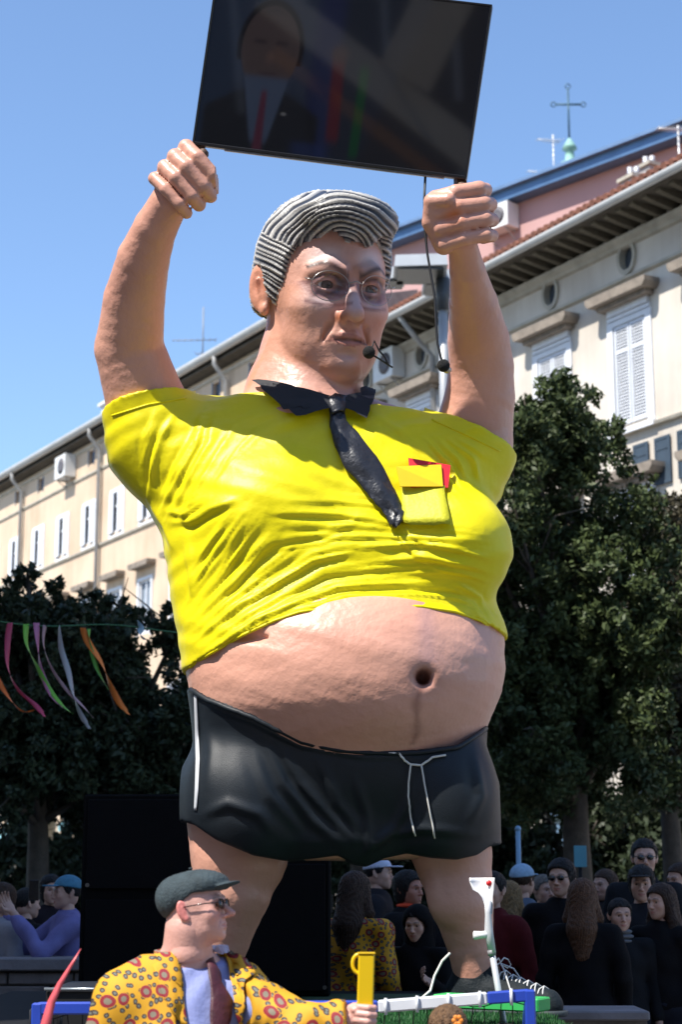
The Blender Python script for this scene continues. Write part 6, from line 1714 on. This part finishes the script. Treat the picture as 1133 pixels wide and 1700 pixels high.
def jacket_mat(name, base, ring, dot, sc):
    m = bpy.data.materials.new(name); m.use_nodes = True; n = m.node_tree.nodes; l = m.node_tree.links; b = n['Principled BSDF']; b.inputs['Roughness'].default_value = .75
    tc = n.new('ShaderNodeTexCoord')
    wn = n.new('ShaderNodeTexNoise'); wn.inputs['Scale'].default_value = 14; l.new(tc.outputs['Object'], wn.inputs['Vector'])
    mp = n.new('ShaderNodeVectorMath'); mp.operation = 'SCALE'; mp.inputs[3].default_value = .018; l.new(wn.outputs['Color'], mp.inputs[0])
    ad = n.new('ShaderNodeVectorMath'); l.new(tc.outputs['Object'], ad.inputs[0]); l.new(mp.outputs[0], ad.inputs[1])
    sp = n.new('ShaderNodeSeparateXYZ'); l.new(ad.outputs[0], sp.inputs[0]); cy_ = n.new('ShaderNodeMath'); cy_.operation = 'MULTIPLY_ADD'; cy_.inputs[1].default_value = .4; l.new(sp.outputs[1], cy_.inputs[0]); l.new(sp.outputs[0], cy_.inputs[2])
    cb = n.new('ShaderNodeCombineXYZ'); l.new(cy_.outputs[0], cb.inputs[0]); l.new(sp.outputs[2], cb.inputs[1])
    def vor(scale, stops, rnd=.75):
        v = n.new('ShaderNodeTexVoronoi'); v.voronoi_dimensions = '2D'; v.inputs['Scale'].default_value = scale; v.inputs['Randomness'].default_value = rnd; l.new(cb.outputs[0], v.inputs['Vector'])
        r = n.new('ShaderNodeValToRGB'); r.color_ramp.interpolation = 'CONSTANT'; e = r.color_ramp.elements
        while len(e) > 1: e.remove(e[-1])
        e[0].position = 0; e[0].color = (*stops[0][1], 1)
        for p_, c_ in stops[1:]: x_ = e.new(p_); x_.color = (*c_, 1)
        l.new(v.outputs['Distance'], r.inputs[0]); return v, r
    v1, r1 = vor(sc, [(0, (.20, .17, .12)), (.13, ring), (.265, base), (1, base)], .7)
    v2, r2 = vor(sc * 2.7, [(0, (.14, .15, .13)), (.14, dot), (.30, base)], 1.0)
    lt = n.new('ShaderNodeMath'); lt.operation = 'LESS_THAN'; lt.inputs[1].default_value = .29; l.new(v1.outputs['Distance'], lt.inputs[0])
    mx = n.new('ShaderNodeMix'); mx.data_type = 'RGBA'; l.new(lt.outputs[0], mx.inputs[0]); l.new(r2.outputs[0], mx.inputs[6]); l.new(r1.outputs[0], mx.inputs[7])
    l.new(mx.outputs[2], b.inputs['Base Color']); return m
jm = jacket_mat('patterned_jacket', (.60, .30, .010), (.24, .012, .022), (.05, .035, .03), 13.5)
crowd('woman with long brown hair in a yellow patterned jacket between the giant legs', 590, 1482, 10.9, yaw=2.6, topmat=jm, top=(.5, .3, .1), hair=('long', (.05, .025, .015)), group='people seen between the giant legs', w=1.05)
loc_, H_ = at(745, 1712, 6.3, 0)
person('child with light brown hair at the bottom edge in front of the net', loc_, yaw=2.6, H=H_, hair=('medium', (.18, .10, .05)), top=(.3, .1, .1), group=None)
b = MB(); c = np.array(W(760, 1694, 6.22))
for k in range(6):
    a = k * math.pi / 3; b.sphere(tuple(c + (math.cos(a) * .012, -.01, math.sin(a) * .012)), .009, 8, (1, .4, 1))
o = b.build('flower_clip', mat('orange_petal', (.8, .25, .03), .6), None, True); tag(o, 'orange flower clip in the child hair at the bottom edge', 'hair clip')

# ------------------------------------------------------------------ man in cap and patterned jacket
YM = 6.0
hc = W(324, 1508, YM)
Hm = 1.70
mloc = np.array((W(311, 1600, YM)[0], YM + .03, hc[2] - 1.63 * Hm / 1.75))
mt = thing('person', 'stout man in a dark flat cap and yellow ringed-pattern jacket looking up to the right', 'person', mloc)
sM = Hm / 1.75
skinm = (.66, .36, .30)
byaw = math.radians(18)
Rb = rotz(byaw); Th = hc
Rh = rotz(math.radians(76)) @ rotx(math.radians(-8))
SM = 1.03 * sM
towm = lambda P: (np.asarray(P) * sM) @ Rb.T + mloc
inv = lambda p: ((np.asarray(p) - mloc) @ Rb) / sM
hand_c = inv(W(606, 1688, 5.82)); elbow = inv(W(492, 1708, 5.85)); shR = np.array((.19, -.01, 1.31)); 
aL = [np.array((-.235, .01, 1.315)), np.array((-.31, .03, 1.06)), np.array((-.29, -.08, .82))]
def msk(f, o, torso_=True, legs_=True, k=.06):
    if torso_:
        f.ell((0, .0, 1.20), (.205 + o, .145 + o, .24 + o)); f.ell((0, -.03, 1.0), (.21 + o, .175 + o, .24 + o), .08); f.ell((0, 0, .88), (.215 + o, .15 + o, .14 + o), .06)
        f.chain([(-.2, .0, 1.325), (-.07, .03, 1.40), (.07, .03, 1.40), (.19, 0, 1.33)], [.068 + o, .075 + o, .075 + o, .065 + o], .06)
    if legs_:
        for sx in (-1, 1): f.chain([(sx * .11, 0, .86), (sx * .12, -.01, .48), (sx * .12, .02, .09)], [.105 + o, .065 + o, .045 + o], .03)
def marms(f, o):
    f.chain(aL, [.066 + o, .052 + o, .036 + o], .05)
    f.chain([shR, inv(W(440, 1668, 5.93)), elbow, hand_c - (hand_c - elbow) * .22], [.064 + o, .052 + o, .045 + o, .032 + o], .05)
f = Field((-.55, -.45, 0), (.95, .35, 1.6), .014); msk(f, 0); marms(f, 0)
nb0 = inv(Th + Rh @ np.array((0, .03, -.06)))
f.cap((0, .03, 1.38), nb0, .092, .082, .04)
V, Q = f.mesh(); ps = [(towm(V), Q, skinm)]
def nk(fd): fd.chain([(0, .03, -.05), (0, .045, -.14)], [.062, .07], .04)
hf = build_head(.0038, .8, nk, jowl=0, nose=1.3, low=-.17)
hf.ell((0, .045, -.055), (.058, .05, .04), .03)
Vh, Qh = hf.mesh(); Ch = face_paint(Vh, skinm, (.5, .2, .18), (.25, .16, .12), .5)
Ch = paintp(Ch, .6 * (np.abs(Vh[:, 0]) > .08) * (Vh[:, 1] > -.01) * (Vh[:, 1] < .045) * (Vh[:, 2] > -.04), (.62, .12, .12))
Ch = paintp(Ch, .8 * G(np.linalg.norm(Vh - (-.079, .055, -.012), axis=1), .0035), (.08, .03, .02)); Ch = paintp(Ch, .8 * G(np.linalg.norm(Vh - (.079, .055, -.012), axis=1), .0035), (.08, .03, .02))
ps.append(((Vh * SM) @ Rh.T + Th, Qh, Ch))
f = Field(hand_c - .15, hand_c + .15, .0045)
A_ = inv(W(610, 1600, 5.82)) - hand_c; A_ /= np.linalg.norm(A_)
Sd = Rb.T @ np.array((.75, -.6, 0.0)); Sd -= A_ * (Sd @ A_); Sd /= np.linalg.norm(Sd); Fv = np.cross(A_, Sd); 
if (Rb @ Fv)[1] > 0: Fv = -Fv
fist(f, hand_c, A_, Sd, Fv, .085, None, -1); f.cap(hand_c - Sd * .05 - A_ * .0, hand_c - (hand_c - elbow) * .3, .034, .036, .02)
V, Q = f.mesh(); ps.append((towm(V), Q, skinm))
f = Field(aL[2] - .18, aL[2] + .12, .006); dL = (aL[2] - aL[1]) / np.linalg.norm(aL[2] - aL[1]); open_hand(f, aL[2], dL, (0, -1, -.2), (1, 0, 0), 1.1, .5); f.cap(aL[2] - dL * .06, aL[2], .035, .03, .01)
V, Q = f.mesh(); ps.append((towm(V), Q, skinm))
V, Q, C = joinm(ps); mk('body', V, Q, mat('man_skin', (1, 1, 1), .45, .1, 25, .12, 90, attr=True), mt, C)
for sx in (-1, 1): eyeball('eye', np.array((sx * .031, -.0765, 0)), .0118, (0, -1, .1), Rh, SM, Th, mt)
# shirt (under), jacket open in front
def folds_m(X, Y, Z):
    a_ = X * 26 + 6 * np.sin(Z * 8) + Z * 14; b_ = Z * 40 + 16 * X + 3 * np.sin(X * 15)
    return -.010 * np.abs(np.sin(a_ * .8)) ** 3 * (.5 + .5 * np.sin(Z * 9 + X * 5)) - .008 * np.abs(np.sin(b_ * .6)) ** 4 * (X > .2) + .004 * np.sin(X * 19 + Z * 7) + 0 * Y
f = Field((-.36, -.3, .74), (.36, .3, 1.56), .01); msk(f, .018, True, False); marms(f, .014); f.cap((0, .03, 1.38), (0.0, .02, 1.47), .105, .1, .03)
f.all(lambda X, Y, Z: np.maximum(.8 - Z, Z - 1.455 - .3 * Y) + 0 * X); f.all(lambda X, Y, Z: .003 * np.sin(X * 60 + 6 * np.sin(Z * 11)) + 0 * Y, 0, 'a')
V, Q = f.mesh(); sh_o = mk('shirt', towm(V), Q, mat('lavender_cotton', (.26, .30, .58), .7, .1, 10, .15, 60), mt)
f = Field((-.6, -.45, .66), (.9, .36, 1.54), .009); msk(f, .04, True, False); marms(f, .026)
f.all(folds_m, 0, 'a')
def jreg(X, Y, Z):
    r = np.maximum(.7 - Z, Z - 1.475) + 0 * X + 0 * Y
    wv = np.interp(Z, [.7, .95, 1.1, 1.3, 1.42, 1.5], [.085, .10, .115, .10, .085, .09])
    open_ = np.where(Y < .02, wv + .02 - np.abs(X - .05), -1.0)
    r = np.maximum(r, open_)
    r = np.maximum(r, np.where((Z > 1.3), .088 + .12 * (Z - 1.3) - np.sqrt((X - .01) ** 2 + (Y - .02) ** 2), -1))
    for w_, e_ in ((hand_c, elbow), (aL[2], aL[1])):
        d_ = (w_ - e_) / np.linalg.norm(w_ - e_); q_ = (X - w_[0]) * d_[0] + (Y - w_[1]) * d_[1] + (Z - w_[2]) * d_[2]
        near = np.sqrt((X - w_[0]) ** 2 + (Y - w_[1]) ** 2 + (Z - w_[2]) ** 2) < .2
        r = np.where(near, np.maximum(r, q_ + .055), r)
    return r
f.all(jreg, .004)
V, Q = f.mesh(); jk = mk('jacket', towm(V), Q, jm, mt)
bvh_j = bvh_of(jk, sh_o)
def mpatch(name, rows, m, par, off=.012, th=.006, nc=6, sub=5, **k): return patch(name, bvh_j, rows, m, par, nc, sub, off, th, **k)
mpatch('lapel', [((262, 1552), (286, 1538)), ((254, 1580), (292, 1572)), ((262, 1600), (300, 1606)), ((252, 1606), (304, 1640)), ((268, 1650), (307, 1672)), ((296, 1700), (312, 1704))], jm, jk)
mpatch('lapel', [((362, 1566), (384, 1572)), ((372, 1590), (408, 1596)), ((380, 1618), (424, 1622)), ((384, 1640), (410, 1632)), ((390, 1672), (412, 1672)), ((394, 1706), (404, 1706))], jm, jk)
# shirt collar points, tie
wcol = mat('collar_cotton', (.66, .66, .80), .7, .08, 10)
mpatch('shirt_collar', [((283, 1540), (296, 1536)), ((287, 1556), (318, 1556)), ((292, 1572), (326, 1566)), ((299, 1590), (314, 1576)), ((303, 1594), (306, 1590))], wcol, sh_o, .03, .01, smooth=False)
mpatch('shirt_collar', [((356, 1562), (365, 1564)), ((350, 1572), (364, 1574)), ((346, 1586), (358, 1586)), ((348, 1596), (354, 1596))], wcol, sh_o, .03, .01, smooth=False)
tiem = mat('tie_maroon', (.07, .012, .022), .55, .4, 25, .2, 50)
mpatch('tie', [((338, 1592), (354, 1590)), ((342, 1606), (356, 1605)), ((344, 1640), (364, 1636)), ((346, 1668), (384, 1664)), ((344, 1715), (372, 1715))], tiem, mt, .02, .008, bulge=.004)
mpatch('tie_band', [((312, 1570), (322, 1566)), ((322, 1582), (334, 1576)), ((334, 1594), (344, 1588))], tiem, mt, .036, .006)
b = MB(); kc = cast(bvh_j, 346, 1596, .03); b.sphere(tuple(kc), .022, 10, (1, .7, 1.1)); b.build('tie_knot', mat('tie_red', (.16, .03, .03), .5, .5, 40), mt, True)
f = Field((-.3, -.28, 0), (.3, .28, .96), .018); 
for sx in (-1, 1): f.chain([(sx * .11, 0, .86), (sx * .12, -.01, .48), (sx * .12, .02, .09)], [.13, .09, .075], .03)
f.ell((0, 0, .86), (.235, .17, .15), .05); f.all(lambda X, Y, Z: np.maximum(.06 - Z, Z - .93) + 0 * X + 0 * Y)
V, Q = f.mesh(); mk('trousers', towm(V), Q, mat('trousers_dark', (.02, .02, .03), .8), mt)
f = Field((-.25, -.28, -.01), (.25, .14, .16), .012)
for sx in (-1, 1): f.cap((sx * .12, .03, .05), (sx * .135, -.18, .04), .052, .045)
V, Q = f.mesh(); mk('shoes', towm(V), Q, mat('dark_leather', (.03, .025, .022), .5), mt)
# flat cap: soft crown pulled forward over a stiff peak
f = Field((-.14, -.2, -.07), (.14, .18, .17), .0045)
R_c = rotx(.10)
f.ell((0, .012, .048), (.089, .112, .074), 0, 'u', R_c); f.ell((0, -.055, .075), (.078, .075, .04), .04, 'u', R_c); f.ell((0, .075, .03), (.082, .055, .065), .04)
f.all(lambda X, Y, Z: (.045 - .62 * np.clip(Y + .02, 0, 1)) - Z + 0 * X, .006)
f.ell((0, -.115, .058), (.064, .055, .0075), .01, 'u', rotx(-.12))
f.all(lambda X, Y, Z: .0009 * np.sin(X * 70 + 8 * np.sin(Y * 40)) * np.sin(Y * 60 + Z * 30), 0, 'a')
V, Q = f.mesh(); cpm = mk('flat_cap', (V * SM * .97) @ Rh.T + Th + (0, 0, .004), Q, mat('cap_wool', (.035, .055, .065), .85, .35, 30, .35, 120), mt)
b = MB(); b.sphere((0, .0, .132), .008, 8, (1, 1, .5)); b.v = [tuple((np.array(p) * SM) @ Rh.T + Th) for p in b.v]; b.build('cap_button', MATS['cap_wool'], cpm, True)
sunglasses(Rh, SM, Th, mt)
# yellow square post in his hand
yp = thing('yellow_post', 'bright yellow square post with a curled hook held by the man in the cap', 'post', W(612, 1700, 5.8))
ym = mat('yellow_plastic', (.80, .52, .0), .35, .06, 6, spec=.6)
c0_ = W(609, 1584, 5.8); c1_ = hand_c
p1_ = np.array(towm(hand_c)); 
b = MB(); b.bar((p1_ - (c0_ - p1_) * .6), c0_, .052, .045, (0, 1, 0)); b.build('shaft', ym, yp, False, False, .004)
b = MB(); ctr = W(597, 1600, 5.8); b.tube([ctr + (.022 * math.cos(a), 0, .030 * math.sin(a)) for a in np.linspace(.5, 5.2, 16)], .006, 8); b.build('hook', ym, yp, True)
b = MB(); b.bar(c0_ + (0, 0, .0), c0_ + (0, 0, .006), .057, .05, (0, 1, 0)); b.build('end_cap', mat('yellow_dark', (.6, .38, .0), .4), yp, False, False, .002)
